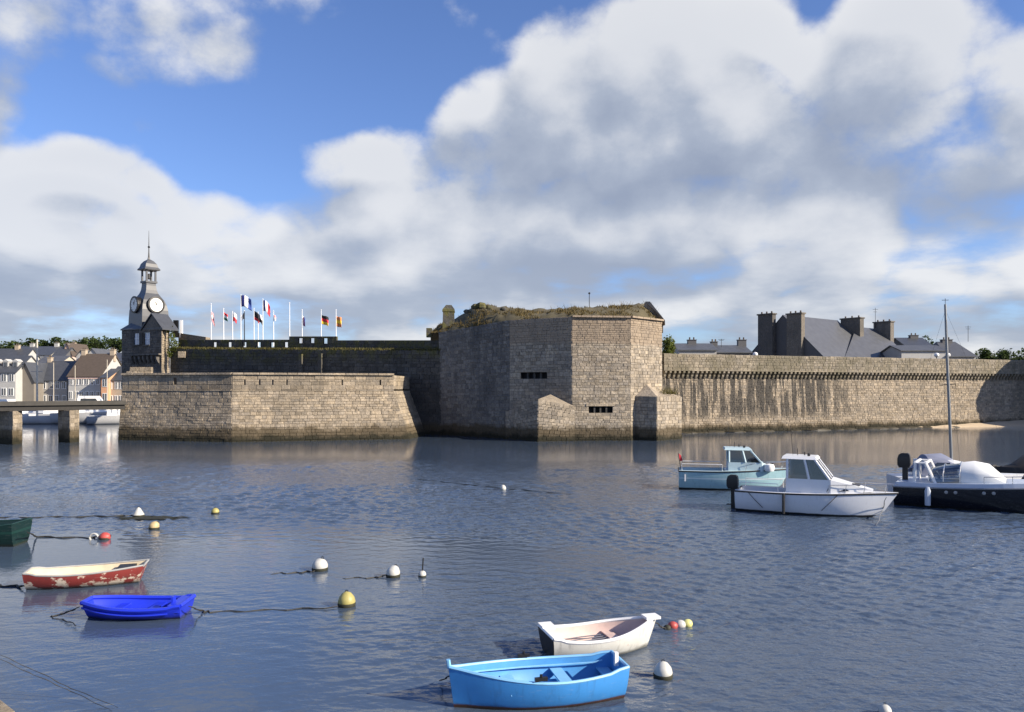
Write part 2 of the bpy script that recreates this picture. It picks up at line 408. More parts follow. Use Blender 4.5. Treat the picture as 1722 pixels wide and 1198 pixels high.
# ------------------------------------------------------------------ masonry
def unit_stone(i):
    rnd = random.Random(i); e = .055
    v = [(-.5, -.5, 0), (.5, -.5, 0), (.5, .5, 0), (-.5, .5, 0)]
    v += [(x * (1 - e - rnd.random() * .03), y * (1 - 1.6 * e - rnd.random() * .04), 1 - rnd.random() * .2) for x, y in ((-.5, -.5), (.5, -.5), (.5, .5), (-.5, .5))]
    return v, [(4, 5, 6, 7), (0, 1, 5, 4), (1, 2, 6, 5), (2, 3, 7, 6), (3, 0, 4, 7)]
UNIT = [unit_stone(i) for i in range(8)]
_um = {}
def unit_mesh(i, mat, name):
    k = (i, mat.name, name)
    if k not in _um:
        me = bpy.data.meshes.new(name); me.from_pydata(UNIT[i][0], [], UNIT[i][1]); me.materials.append(mat); _um[k] = me
    return _um[k]

class Masonry:
    """courses of stones laid on a wall's faces; the largest are stones of their own, the rest one mass"""
    def __init__(s, parent): s.p = parent; s.blocks = []; s.back = MB()
    def face(s, bl, br, tr, tl, mat, ch=.34, bw=(.45, .95), joint=.018, proud=(.01, .06), holes=(), single=True):
        bl, br, tr, tl = map(Vector, (bl, br, tr, tl))
        L = ((br - bl).length + (tr - tl).length) / 2; H = ((tl - bl).length + (tr - br).length) / 2
        n = (br - bl).cross(tl - bl).normalized()
        pt = lambda u, v: bl.lerp(br, u).lerp(tl.lerp(tr, u), v)
        # backing with the holes left open
        us = sorted({0.0, 1.0, *[h[0] / L for h in holes], *[h[1] / L for h in holes]})
        vs = sorted({0.0, 1.0, *[h[2] / H for h in holes], *[h[3] / H for h in holes]})
        inh = lambda u, v: any(h[0] < u * L < h[1] and h[2] < v * H < h[3] for h in holes)
        for a, b_ in zip(us, us[1:]):
            for c, d_ in zip(vs, vs[1:]):
                if not inh((a + b_) / 2, (c + d_) / 2): s.back.add([pt(a, c), pt(b_, c), pt(b_, d_), pt(a, d_)], [(0, 1, 2, 3)])
        cuts = [0.0]
        while cuts[-1] < H - ch * .6: cuts.append(cuts[-1] + ch * random.uniform(.66, 1.34))
        cuts[-1] = H
        for h in holes:
            for e in (h[2], h[3]):
                k = min(range(1, len(cuts) - 1), key=lambda i: abs(cuts[i] - e)); cuts[k] = e
        cuts.sort()
        for v0, v1 in zip(cuts, cuts[1:]):
            if v1 - v0 < .06: continue
            spans = [(0.0, L)]
            for h in holes:
                if h[2] < (v0 + v1) / 2 < h[3]:
                    spans = [q for a, b_ in spans for q in ((a, min(b_, h[0])), (max(a, h[1]), b_)) if q[1] - q[0] > .08]
            for a, b_ in spans:
                x = a
                while x < b_ - .01:
                    w = random.uniform(*bw)
                    if b_ - x - w < bw[0] * .6: w = b_ - x
                    s.blocks.append((pt((x + w / 2) / L, (v0 + v1) / 2 / H), (br - bl).normalized(), n,
                                     (pt((x + w) / L, (v0 + v1) / 2 / H) - pt(x / L, (v0 + v1) / 2 / H)).length - joint, v1 - v0 - joint, random.uniform(*proud), mat, single))
                    x += w
    def finish(s, n_single, back_mat, name='stone', mass='stonework'):
        s.back.build('wall_core', back_mat, s.p, True)
        order = sorted(range(len(s.blocks)), key=lambda i: -(s.blocks[i][3] * s.blocks[i][4] / s.blocks[i][0].y ** 2 if s.blocks[i][7] else 0))
        mass_by = {}
        inv = pmat(s.p).inverted()
        for r, i in enumerate(order):
            c, ux, n, w, h_, d_, mat, sg = s.blocks[i]
            uy = n.cross(ux).normalized()
            k = i % 8
            if r < n_single and sg:
                o = bpy.data.objects.new(name, unit_mesh(k, mat, name))
                M = Matrix(((ux.x * w, uy.x * h_, n.x * d_, c.x), (ux.y * w, uy.y * h_, n.y * d_, c.y), (ux.z * w, uy.z * h_, n.z * d_, c.z), (0, 0, 0, 1)))
                COL.objects.link(o); o.parent = s.p; o.matrix_parent_inverse = inv; o.matrix_basis = M
            else:
                mb = mass_by.setdefault(mat.name, (mat, MB()))[1]
                mb.add([c + ux * (q[0] * w) + uy * (q[1] * h_) + n * (q[2] * d_) for q in UNIT[k][0]], UNIT[k][1])
        for mat, mb in mass_by.values():
            me = bpy.data.meshes.new(mass); me.from_pydata(mb.v, [], mb.f); me.materials.append(mat)
            o = bpy.data.objects.new(mass, me); o['kind'] = 'stuff'
            COL.objects.link(o); o.parent = s.p; o.matrix_parent_inverse = inv

def stones_row(parent, a, b, size, mat, name, w=(.8, 1.3), joint=.02, out=None):
    """a row of separate dressed blocks from a to b, size = (depth, height)"""
    a, b = Vector(a), Vector(b); L = (b - a).length; u = (b - a).normalized(); n = Vector((u.y, -u.x, 0)).normalized(); up = Vector((0, 0, 1))
    x = 0.0; inv = pmat(parent).inverted()
    while x < L - .01:
        k = random.uniform(*w)
        if L - x - k < w[0] * .5: k = L - x
        c = a + u * (x + k / 2)
        mb = MB(); e = .02
        hx, hd, hz = (k - joint) / 2, size[0] / 2, size[1] / 2 * random.uniform(.94, 1.0)
        b4 = [c + u * (sx_ * hx) + n * (sd * hd) - up * hz for sx_, sd in ((-1, 1), (1, 1), (1, -1), (-1, -1))]
        t4 = [c + u * (sx_ * (hx - e)) + n * (sd * (hd - e)) + up * hz for sx_, sd in ((-1, 1), (1, 1), (1, -1), (-1, -1))]
        mb.hexa(b4, t4)
        o = mb.build(name, mat, parent, True)
        x += k

def tufts(mb, pts, h=(.15, .4), w=.05, lean=.35):
    for q in pts:
        for _ in range(3):
            a = random.uniform(0, 6.28); hh = random.uniform(*h); q0 = Vector(q) + Vector((random.uniform(-.1, .1), random.uniform(-.1, .1), -.03))
            s_ = Vector((math.cos(a), math.sin(a), 0)) * w
            tip = q0 + Vector((random.uniform(-lean, lean) * hh, random.uniform(-lean, lean) * hh, hh))
            mb.add([q0 - s_, q0 + s_, tip], [(0, 1, 2)])
def leaves(mb, c, rad, n, size, rnd=random, shell=.5):
    for _ in range(n):
        while True:
            q = Vector((rnd.uniform(-1, 1), rnd.uniform(-1, 1), rnd.uniform(-1, 1)))
            if shell < q.length < 1: break
        q = Vector((q.x * rad[0], q.y * rad[1], q.z * rad[2])) + Vector(c)
        a = Vector((rnd.uniform(-1, 1), rnd.uniform(-1, 1), rnd.uniform(-.6, .6))).normalized() * size * rnd.uniform(.6, 1.3)
        b_ = a.cross(Vector((rnd.uniform(-1, 1), rnd.uniform(-1, 1), rnd.uniform(-1, 1)))).normalized() * size * rnd.uniform(.4, .9)
        mb.add([q - a, q - b_ * .6, q + a, q + b_], [(0, 1, 2, 3)])

# ------------------------------------------------------------------ outwork (low battered wall in front)
A = Vector((xat(198, 76.0), 76.0, -.5)); B = Vector((xat(390, 73.0), 73.0, -.5)); C = Vector((xat(692, 77.4), 77.4, -.5))
A1 = Vector((xat(205, 77.0), 77.0, 4.85)); B1 = Vector((xat(390, 74.0), 74.0, 4.85)); C1 = Vector((xat(662, 78.2), 78.2, 4.85))
E = Vector((-9.0, 88, -.5)); E1 = Vector((-11.3, 88, 4.85)); F = Vector((-41, 92, -.5)); F1 = Vector((-40.5, 92, 4.85))
rav = thing('outwork', 'low pale stone outwork with sloping faces, in front of the dark curtain wall', 'fortification', (-26, 76, 0))
up = Vector((0, 0, 1.42))
ms = Masonry(rav)
ms.face(A, B, B1, A1, M_RAV, .29, (.32, .8)); ms.face(B, C, C1, B1, M_RAV, .29, (.32, .85))
ms.face(C, E, E1, C1, M_RAV, .4, (.6, 1.2), single=False); ms.face(F, A, A1, F1, M_RAV, .4, (.6, 1.2), single=False)
sl = Vector((0, .10, .14))
ms.face(A1 + sl, B1 + sl, B1 + sl + up, A1 + sl + up, M_RAV, .45, (.6, 1.3), holes=[(5.95, 6.25, .45, 1.15)])
def hole_u(pa, pb, px):                      # distance along pa-pb at which the ray through column px crosses
    k = (px - 861) / FOC; dx, dy = pb.x - pa.x, pb.y - pa.y
    tt = (k * pa.y - pa.x) / (dx - k * dy); return tt * math.hypot(dx, dy)
hl = [(hole_u(B1, C1, q) - .06, hole_u(B1, C1, q) + .06, .42, .95) for q in (411, 436, 458, 482, 575, 639)]
ms.face(B1 + sl, C1 + sl, C1 + sl + up, B1 + sl + up, M_RAV, .45, (.6, 1.25), holes=hl)
ms.face(C1 + sl, E1 + sl, E1 + sl + up, C1 + sl + up, M_RAV, .45, (.6, 1.25), single=False); ms.face(F1 + sl, A1 + sl, A1 + sl + up, F1 + sl + up, M_RAV, .45, (.6, 1.2), single=False)
ms.finish(290, M_MORTAR)
tp = MB(); back = Vector((0, 1.6, 0))
tp.poly([p_ + up + sl for p_ in (A1, B1, C1)] + [E1 + up + sl, F1 + up + sl]); tp.build('terrace', M_SOIL, rav, True)
for a, b_ in ((A1, B1), (B1, C1)):
    stones_row(rav, a + sl + up + Vector((0, .10, .10)), b_ + sl + up + Vector((0, .10, .10)), (.62, .20), M_RAV, 'coping_stone', (.9, 1.5))
    stones_row(rav, a + Vector((0, .10, .07)), b_ + Vector((0, .10, .07)), (.42, .13), M_RAV, 'string_course_stone', (.9, 1.6))
# pale blocks standing on its left end
pb = thing('stone_bench_wall', 'short pale stone wall on the left end of the low outwork', 'wall', (-37, 82, 6.3))
stones_row(pb, P(214, 628, 82), P(256, 628, 82), (.5, .42), M_RAV, 'stone', (.5, .8)); stones_row(pb, P(220, 621, 82), P(256, 621, 82), (.5, .42), M_RAV, 'stone', (.45, .7))

# ------------------------------------------------------------------ great bastion
bas = thing('bastion', 'tall many-sided stone bastion with a grassy top and two gun slits', 'bastion', (6, 80, 0))
def V2(px, D, z): return Vector((xat(px, D), D, z))
bp = [(738, 84.6, 11.2), (857, 78.1, 12.0), (962, 75.0, 12.05), (1060, 75.5, 12.05), (1113, 79.2, 12.0)]
bb = [V2(a, D, -.5) for a, D, z in bp]; bt = [V2(a, D, z) for a, D, z in bp]
bb.append(Vector((17.0, 97, -.5))); bt.append(Vector((17.0, 97, 12.0)))
ms = Masonry(bas)
s1 = (hole_u(bb[1], bb[2], 876), hole_u(bb[1], bb[2], 920)); s2 = (hole_u(bb[2], bb[3], 990), hole_u(bb[2], bb[3], 1030))
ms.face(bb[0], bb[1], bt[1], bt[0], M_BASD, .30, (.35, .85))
ms.face(bb[1], bb[2], bt[2], bt[1], M_BAS, .29, (.35, .85), holes=[(s1[0], s1[1], 6.55, 7.2)])
ms.face(bb[2], bb[3], bt[3], bt[2], M_BAS, .27, (.3, .75), holes=[(s2[0], s2[1], 3.2, 3.85)])
ms.face(bb[3], bb[4], bt[4], bt[3], M_BAS, .27, (.3, .75))
ms.face(bb[4], bb[5], bt[5], bt[4], M_BAS, .4, (.5, 1.0), single=False)
ms.finish(290, M_MORTAR)
for (i, s_, z0, z1) in ((1, s1, 6.05, 6.7), (2, s2, 2.7, 3.35)):
    a, b_ = bb[i], bb[i + 1]; u = (b_ - a).normalized(); n = Vector((u.y, -u.x, 0))
    em = MB(); q = a + u * (s_[0] + s_[1]) / 2 - n * .5; q.z = (z0 + z1) / 2
    w = (s_[1] - s_[0]) / 2; hh = (z1 - z0) / 2
    pts = [q + u * (sx_ * w) + Vector((0, 0, sz_ * hh)) for sx_, sz_ in ((-1, -1), (1, -1), (1, 1), (-1, 1))]
    em.add(pts + [p_ + n * .5 for p_ in pts], [(0, 1, 2, 3), (0, 1, 5, 4), (1, 2, 6, 5), (2, 3, 7, 6), (3, 0, 4, 7)])
    slit = em.build('gun_slit', M_DARK, bas, True)
    for k in (1, 2, 3):
        mm = MB(); c = a + u * (s_[0] + (s_[1] - s_[0]) * k / 4) - n * .22; c.z = (z0 + z1) / 2
        mm.box(c, (.16, .3, z1 - z0 - .01), Matrix(((u.x, -n.x, 0), (u.y, -n.y, 0), (0, 0, 1)))); mm.build('mullion', M_MORTARD, slit, True)
    mm = MB(); c = a + u * (s_[0] + s_[1]) / 2 + n * .03; c.z = z1 + .13
    mm.box(c, (2 * w + .5, .14, .24), Matrix(((u.x, -n.x, 0), (u.y, -n.y, 0), (0, 0, 1)))); mm.build('lintel', M_BAS, slit, True)
# string course near the top of the lit faces
for i in (2, 3):
    n = Vector((bb[i + 1].y - bb[i].y, -(bb[i + 1].x - bb[i].x), 0)).normalized() * .04
    stones_row(bas, Vector((bt[i].x, bt[i].y, 12.08)) + n, Vector((bt[i + 1].x, bt[i + 1].y, 12.06)) + n, (.5, .18), M_BAS, 'coping_stone', (.7, 1.2))
# spur buttress at the corner
def buttress(pl, zt, mat, n_single, tops, lab):
    th = thing('buttress', lab, 'buttress', (pl[1][0], pl[1][1], 0))
    bq = [Vector((x, y, -.5)) for x, y in pl]; tq = [Vector((x, y, z)) for (x, y), z in zip(pl, zt)]
    k = Masonry(th)
    for i in range(len(pl) - 1): k.face(bq[i], bq[i + 1], tq[i + 1], tq[i], mat, .30, (.35, .75))
    k.finish(n_single, M_MORTAR)
    cm = MB(); 
    for tri in tops(tq): cm.poly(tri)
    cm.build('weathering', mat, th, True)
    return th
pl = [(xat(850, 78.0), 78.0), (xat(905, 73.9), 73.9), (xat(966, 74.9), 74.9)]
buttress(pl, (2.7, 4.05, 3.35), M_BAS, 120, lambda q: [[q[0], q[1], Vector((xat(930, 76.2), 76.2, 4.6))], [q[1], q[2], Vector((xat(930, 76.2), 76.2, 4.6))]],
         'wedge-shaped stone buttress with a sloping top at the corner of the bastion')
pl = [(xat(1068, 76.05), 76.05), (xat(1105, 74.85), 74.85), (xat(1146, 77.4), 77.4), (xat(1138, 82), 82.0)]
tur = buttress(pl, (4.35, 4.3, 4.25, 4.25), M_BAS, 120, lambda q: [[q[0], q[1], Vector((xat(1087, 77.2), 77.2, 5.5))], [q[1], q[2], Vector((xat(1110, 79.2), 79.2, 4.9)), Vector((xat(1087, 77.2), 77.2, 5.5))], [q[2], q[3], Vector((xat(1110, 79.2), 79.2, 4.9))]],
         'square stone buttress with a pointed cap and weeds at the right of the bastion')
wm = MB()
tufts(wm, [(random.uniform(xat(1108, 77.5), xat(1140, 77.5)), 77.3 + random.uniform(-.8, 1.5), 4.55) for _ in range(46)], (.25, .95), .035, .8)
tag(wm.build('weeds', M_DGRASS), 'straggling weeds growing on top of the buttress right of the bastion', 'weeds', kind='stuff')
# earth and grass on top
SIL = [(716, 566), (738, 548), (765, 535), (782, 524), (800, 512), (822, 512), (850, 517), (882, 521), (905, 520), (950, 518), (1000, 517), (1040, 515), (1075, 512), (1088, 510), (1100, 522), (1113, 541)]
def interp(tab, x):
    for (a, ya), (b_, yb) in zip(tab, tab[1:]):
        if x <= b_: return ya + (yb - ya) * max(0, (x - a)) / (b_ - a)
    return tab[-1][1]
fd = [(738, 84.6), (857, 78.1), (962, 75.0), (1060, 75.5), (1113, 79.2)]; fz = [(738, 11.2), (857, 12.0), (962, 12.05), (1060, 12.05), (1113, 12.0)]
em = MB(); rows = []; gp = []
cols = [724 + i * 7 for i in range(56)] + [1115]
for px in cols:
    D0 = interp(fd, px) - .02; z0 = interp(fz, px); col = []
    for j, f in enumerate((0, .04, .3, .6, .85, 1.0, 1.5, 2.4)):
        D = D0 + 6.5 * f
        zs = zat(interp(SIL, px), D0 + 6.5)
        z = z0 + (zs - z0) * (min(1, f) ** .8) if f <= 1 else zs - (f - 1) * 1.2
        z = max(z, z0 - .1) + (random.uniform(-.16, .16) if 0 < j < 7 else 0)
        q = Vector((xat(px, D), D, z)); col.append(q); gp.append(q)
    rows.append(col)
em.loft(rows, False); em.build('earth_mound', M_TURF, bas, True, True)
gm = MB(); gl2 = []
for _ in range(5200):
    if len(gl2) > 3000: break
    i = random.randrange(len(rows) - 1); j = random.choice((0, 1, 1, 2, 2, 3, 4, 4, 5)); a, b_ = random.random(), random.random()
    q = rows[i][j].lerp(rows[i + 1][j], a).lerp(rows[i][j + 1].lerp(rows[i + 1][j + 1], a), b_); 
    if math.sin(q.x * 1.3) + math.sin(q.x * .6 + q.y * 1.1) + math.sin(q.y * 1.9 + q.x * 2.3) + random.uniform(-1, 1) > .1: gl2.append(q)
tufts(gm, gl2, (.08, .30), .045)
tufts(gm, random.sample(gl2, 90), (.4, .75), .03, .7)
tag(gm.build('grass', M_GRASS), 'dry grass covering the top of the tall bastion', 'grass', kind='stuff')
# raised stone verge on the right and ruined bits on the left
vm = MB(); a, b_ = P(1090, 509, 81.8), P(1114, 541, 79.4)
vm.hexa([a + Vector((-.5, 0, -.5)), a + Vector((.25, -.5, -.5)), b_ + Vector((.2, -.4, -.4)), b_ + Vector((.2, .6, -.4))], [a + Vector((-.3, 0, .1)), a + Vector((.12, -.4, .06)), b_ + Vector((.2, -.3, .1)), b_ + Vector((.2, .5, .1))]); vm.build('stone_verge', M_BAS, bas, True)
st = thing('watch_turret_stub', 'broken stone turret stub at the left end of the grassy bastion top', 'turret', (-9.8, 86, 12))
tm = MB(); o_ = P(755, 540, 86)
tm.loft([[o_ + Vector((sx_ * w, sy_ * w, z)) for sx_, sy_ in ((-1, -1), (1, -.8), (.9, 1), (-1, 1))] for w, z in ((.66, -1), (.62, .9), (.70, 1.0), (.66, 1.25), (.30, 1.75))], True, True, True); tm.build('shaft', M_CUR, st, True)
tm = MB(); tm.box(P(722, 560, 85.5), (.6, .8, 1.0)); tm.build('fallen_block', M_CUR, st, True)
for k, (a, b_, c, s_) in enumerate(((800, 516, 80.2, .7), (809, 514, 80, .8), (822, 517, 80.3, .5), (846, 520, 80.4, .45), (786, 524, 80.8, .5))):
    rr = random.Random(k); mm = MB(); mm.lathe([(.05, -.4), (.7, -.3), (.8, .05), (.5, .32), (.05, .4)], 7)
    mm.v = [(x * rr.uniform(.7, 1.2) * s_ + P(a, b_, c).x, y * rr.uniform(.7, 1.2) * s_ + c, z * rr.uniform(.8, 1.2) * s_ + P(a, b_, c).z) for x, y, z in mm.v]; mm.build('rubble_stone', M_CUR, bas, True)
pm = MB(); q = P(991, 517, 82); pm.tube([q, q + Vector((0, 0, 1.45))], .035); pm.lathe([(.1, 0), (.12, .12), (.02, .2)], 8, q + Vector((0, 0, 1.4)))
tag(pm.build('lightning_rod', M_IRON), 'thin dark rod standing on the grassy bastion top', 'rod')

# ------------------------------------------------------------------ dark curtain wall
cur = thing('curtain_wall', 'dark shaded curtain wall with a loopholed parapet between clock tower and bastion', 'wall', (-26, 93, 0))
K0 = Vector((xat(287, 101), 101, 0)); K1 = Vector((xat(746, 84.3), 84.3, 0)); L0 = Vector((K0.x, K0.y, zat(587, 101))); L1 = Vector((K1.x, K1.y, zat(590, 84.3)))
kn = Vector((K1.y - K0.y, -(K1.x - K0.x), 0)).normalized()
K0b, K1b = K0.copy(), K1.copy(); K0b.z = K1b.z = -.5
ms = Masonry(cur)
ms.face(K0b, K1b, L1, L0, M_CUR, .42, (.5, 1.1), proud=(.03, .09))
s0, s1_ = L0 - kn * .9, L1 - kn * .9
def zline(px): D = None; u = hole_u(s0, s1_, px); return s0.lerp(s1_, u / (s1_ - s0).length)
def para(pxa, pxb, yt, holes):
    a, b_ = zline(pxa), zline(pxb); ta, tb = Vector((a.x, a.y, zat(yt, a.y))), Vector((b_.x, b_.y, zat(yt, b_.y)))
    a.z -= .3; b_.z -= .3
    hs = []
    for hpx, hy in holes:
        u = hole_u(a, b_, hpx); D = a.lerp(b_, u / (b_ - a).length).y; zz = zat(hy, D) - a.lerp(b_, u / (b_ - a).length).z
        hs.append((u - .30, u + .30, zz - .32, zz + .32))
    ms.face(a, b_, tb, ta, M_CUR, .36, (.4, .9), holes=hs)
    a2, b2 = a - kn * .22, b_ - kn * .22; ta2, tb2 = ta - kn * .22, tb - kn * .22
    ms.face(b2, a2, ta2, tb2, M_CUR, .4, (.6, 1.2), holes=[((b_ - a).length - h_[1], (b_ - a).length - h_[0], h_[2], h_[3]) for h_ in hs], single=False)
    ms.face(ta, tb, tb2, ta2, M_CUR, .5, (.6, 1.2), single=False)
    ms.face(b_, b2, tb2, tb, M_CUR, .5, (.5, .6), single=False); ms.face(a2, a, ta, ta2, M_CUR, .5, (.5, .6), single=False)
para(300, 486, 571.5, [(361, 580), (386, 580), (411, 580), (435, 580), (458, 580.5), (481, 580)])
para(486.5, 566, 566, [(505, 573), (525, 572.5), (547, 573.5)])
para(566.5, 742, 572.5, [])
ms.face(L0, L1, s1_, s0, M_CUR, .45, (.6, 1.2), single=False)
ms.finish(280, M_MORTARD)
for px in (508, 541):                       # two shallow pilasters
    c = K0.lerp(K1, hole_u(K0, K1, px) / (K1 - K0).length); mm = MB(); mm.box(c + kn * .15 + Vector((0, 0, 4.6)), (.5, .5, 9.2), Matrix.Rotation(math.atan2(K1.y - K0.y, K1.x - K0.x), 3, 'Z')); mm.build('pilaster', M_CUR, cur, True)
for px, w in ((318, .9),):
    c = zline(px) + kn * .3; mm = MB(); mm.box(Vector((c.x, c.y, zat(597, c.y))) + kn * .7, (w, .9, .8)); mm.build('pale_block', M_RAV, cur, True)
gm = MB(); gl2 = []
for _ in range(1500):
    k = random.random(); q = L0.lerp(L1, k) - kn * random.uniform(-.05, .75); gl2.append(q)
tufts(gm, gl2, (.12, .42), .05, .6)
tag(gm.build('ledge_grass', M_DGRASS), 'dull grass along the ledge of the dark curtain wall', 'grass', kind='stuff')
sm = MB(); sm.prism([P(300, 560, 103), P(346, 567, 101), P(346, 575, 101), P(300, 575, 103)], (0, 1.5, 0))
tag(sm.build('sloping_wall', M_RAV), 'tan sloping wall top right beside the clock tower', 'wall')

# ------------------------------------------------------------------ right rampart
ram = thing('rampart', 'long sunlit rampart with a corbelled parapet running right from the bastion', 'wall', (45, 97, 0))
r0 = Vector((xat(1112, 88.0), 88.0, 0)); r1 = Vector((xat(1760, 109.5), 109.5, 0))
rn = Vector((r1.y - r0.y, -(r1.x - r0.x), 0)).normalized(); ru = (r1 - r0).normalized()
z_ = lambda q, z: Vector((q.x, q.y, z))
ms = Masonry(ram)
ms.face(z_(r0, -.5) + rn * .5, z_(r1, -.5) + rn * .5, z_(r1, 6.5), z_(r0, 6.5), M_RAM, .28, (.3, .75))
f0, f1 = r0 + rn * .55, r1 + rn * .55
ms.face(z_(f0, 7.15), z_(f1, 7.15), z_(f1, 9.0), z_(f0, 9.0), M_RAT, .28, (.3, .7))
ms.face(z_(f0, 9.0), z_(f1, 9.0), z_(r1, 9.05), z_(r0, 9.05), M_RAT, .5, (.6, 1.2), single=False)
ms.face(z_(r1, 3), z_(r0, 3), z_(r0, 9.05), z_(r1, 9.05), M_RAT, .5, (.8, 1.4), single=False)
ms.finish(290, M_MORTAR)
LR = (r1 - r0).length; nco = int(LR / .60); Mr = Matrix.Rotation(math.atan2(ru.y, ru.x), 3, 'Z')
cmesh = None; inv = pmat(ram).inverted()
for i in range(nco):                        # each corbel a stepped stone
    c = r0 + ru * (i + .5) * LR / nco
    if cmesh is None:
        mm = MB()
        mm.prism([Vector((-.13, .1, -.25)), Vector((-.13, -.14, -.22)), Vector((-.13, -.30, .02)), Vector((-.13, -.34, .22)), Vector((-.13, -.56, .42)), Vector((-.13, -.58, .66)), Vector((-.13, .1, .66))], (.26, 0, 0))
        cmesh = bpy.data.meshes.new('corbel'); cmesh.from_pydata(mm.v, [], mm.f); cmesh.materials.append(M_RAT)
    o = bpy.data.objects.new('corbel', cmesh); COL.objects.link(o); o.parent = ram; o.matrix_parent_inverse = inv
    o.matrix_basis = Matrix.Translation(z_(c, 6.46 + random.uniform(-.03, .03))) @ Mr.to_4x4()
stones_row(ram, z_(r0 + rn * .30, 7.18), z_(r1 + rn * .30, 7.18), (.62, .12), M_RAT, 'lintel_stone', (.9, 1.6))
# the round tower that closes it, beyond the right edge of the picture: its shade falls on the wall
rt = thing('corner_tower', 'round corner tower at the right end of the sunlit rampart', 'tower', (83, 104, 0))
tc = Vector((83, 104, 0)); tr_ = 7.0
ms = Masonry(rt); ns = 20
for i in range(ns):
    a0_, a1_ = i * 2 * math.pi / ns, (i + 1) * 2 * math.pi / ns
    q0 = tc + Vector((math.cos(a0_), math.sin(a0_), 0)) * tr_; q1 = tc + Vector((math.cos(a1_), math.sin(a1_), 0)) * tr_
    ms.face(z_(q0, -.5), z_(q1, -.5), z_(q1, 12.2), z_(q0, 12.2), M_RAM, .5, (.8, 1.3), single=False)
ms.finish(0, M_MORTAR)
tm = MB(); tm.lathe([(7.3, 12.1), (7.3, 12.5), (6.9, 12.6), (6.9, 13.2), (.1, 13.2)], 24, tc); tm.build('parapet', M_RAT, rt, True)
# foot of the wall: wet rocks and a sandy strand
M_SAND = plain('sand', (.46, .37, .26), .95, var=.15, scale=2.0)
sd = MB(); rows = []
for i in range(26):
    k = .52 + .50 * i / 25; q = r0.lerp(r1, k); w = .9 + 7.5 * max(0, k - .60); zt = -.05 + 1.7 * max(0, k - .56)
    rows.append([q + Vector((0, .3, zt + .35)), q + rn * (w * .4) + Vector((0, 0, zt * .75 + .1 + .05 * math.sin(i * 1.7))), q + rn * (w * .8) + Vector((0, 0, .12)), q + rn * (w * 1.15 + .3 * math.sin(i)) + Vector((0, 0, -.25))])
sd.loft(rows, False); struct('beach', sd, M_SAND, True)
M_WEED = plain('weedy_rock', (.045, .038, .022), .6, var=.5, scale=2.5)
for i in range(46):
    k = random.random() ** 1.1 * .80; q = r0.lerp(r1, k) + rn * random.uniform(.7, 1.3)
    s_ = random.uniform(.35, .9); mm = MB(); rr = random.Random(i)
    mm.lathe([(.05, -.6), (1.0, -.3), (.95, .1), (.6, .38), (.05, .48)], 8, (0, 0, 0))
    mm.v = [(x * rr.uniform(.75, 1.25), y * rr.uniform(.7, 1.1), z * rr.uniform(.8, 1.2)) for x, y, z in mm.v]
    o = mm.build('rock', M_WEED, None, False, True); o.location = q; o.scale = (s_ * 1.5, s_ * .8, s_ * .62); o.rotation_euler = (0, 0, random.uniform(-.4, .6))
    tag(o, 'dark weedy rock at the foot of the sunlit rampart', 'rock', 'weedy rocks along the rampart foot')

# ------------------------------------------------------------------ clock tower
ct = thing('clock_tower', 'grey stone clock tower with a bell-shaped slate roof, lantern and spire', 'clock tower', (-48.4, 103, 3))
q = [Vector((xat(205, 102.2), 102.2, 3)), Vector((xat(272, 99), 99, 3)), Vector((-46.2, 104.2, 3)), Vector((-51.2, 106.6, 3))]
ze = 12.75; qt = [z_(p_, ze) for p_ in q]
fu = (q[1] - q[0]).normalized(); fn = Vector((fu.y, -fu.x, 0)); FL = (q[1] - q[0]).length
wins = [(hole_u(q[0], q[1], 225.5), hole_u(q[0], q[1], 234), zat(580, 101) - 3, zat(560, 101) - 3), (hole_u(q[0], q[1], 243), hole_u(q[0], q[1], 252), zat(580, 100.3) - 3, zat(560, 100.3) - 3)]
ms = Masonry(ct)
ms.face(q[0], q[1], qt[1], qt[0], M_TOW, .3, (.35, .75), holes=wins)
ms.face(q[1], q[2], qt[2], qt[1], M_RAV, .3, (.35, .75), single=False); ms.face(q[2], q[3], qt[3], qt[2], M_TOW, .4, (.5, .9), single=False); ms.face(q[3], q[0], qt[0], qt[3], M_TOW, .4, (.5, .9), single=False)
ms.finish(120, M_MORTARD)
M_PALEGL = plain('pale_window', (.52, .56, .62), .12, var=.05)
Mf = Matrix(((fu.x, -fn.x, 0), (fu.y, -fn.y, 0), (0, 0, 1)))
for (a, b_, c, e) in wins:
    o_ = q[0] + fu * (a + b_) / 2 + Vector((0, 0, (c + e) / 2)) - fn * .12
    mm = MB(); mm.box(o_, (b_ - a, .04, e - c), Mf); wn = mm.build('window', M_PALEGL, ct, True)
    mm = MB(); mm.box(o_ + fn * .05, (.06, .05, e - c), Mf); mm.box(o_ + fn * .05, (b_ - a, .05, .06), Mf); mm.build('glazing_bar', M_WHITE, wn, True)
    mm = MB(); mm.box(o_ + fn * .17 - Vector((0, 0, (e - c) / 2 + .08)), (b_ - a + .3, .3, .14), Mf); mm.build('sill', M_TOW, wn, True)
mm = MB(); o_ = q[0] + fu * hole_u(q[0], q[1], 239) + Vector((0, 0, zat(570, 100.7) - 3)) + fn * .12; mm.box(o_, (.55, .25, 1.5), Mf); mm.build('niche_statue', M_MORTARD, ct, True)
for k in range(7):                          # machicolation below the windows
    o_ = q[0] + fu * (FL * (.30 + .105 * k)) + Vector((0, 0, zat(606, 100.5) - 3)) + fn * .22
    mm = MB(); mm.prism([o_ + fu * .15 + p_ for p_ in (-fn * .3 + Vector((0, 0, -.6)), fn * .05 + Vector((0, 0, -.3)), fn * .3 + Vector((0, 0, .1)), fn * .3 + Vector((0, 0, .5)), -fn * .3 + Vector((0, 0, .5)))], fu * -.3); mm.build('corbel', M_TOW, ct, True)
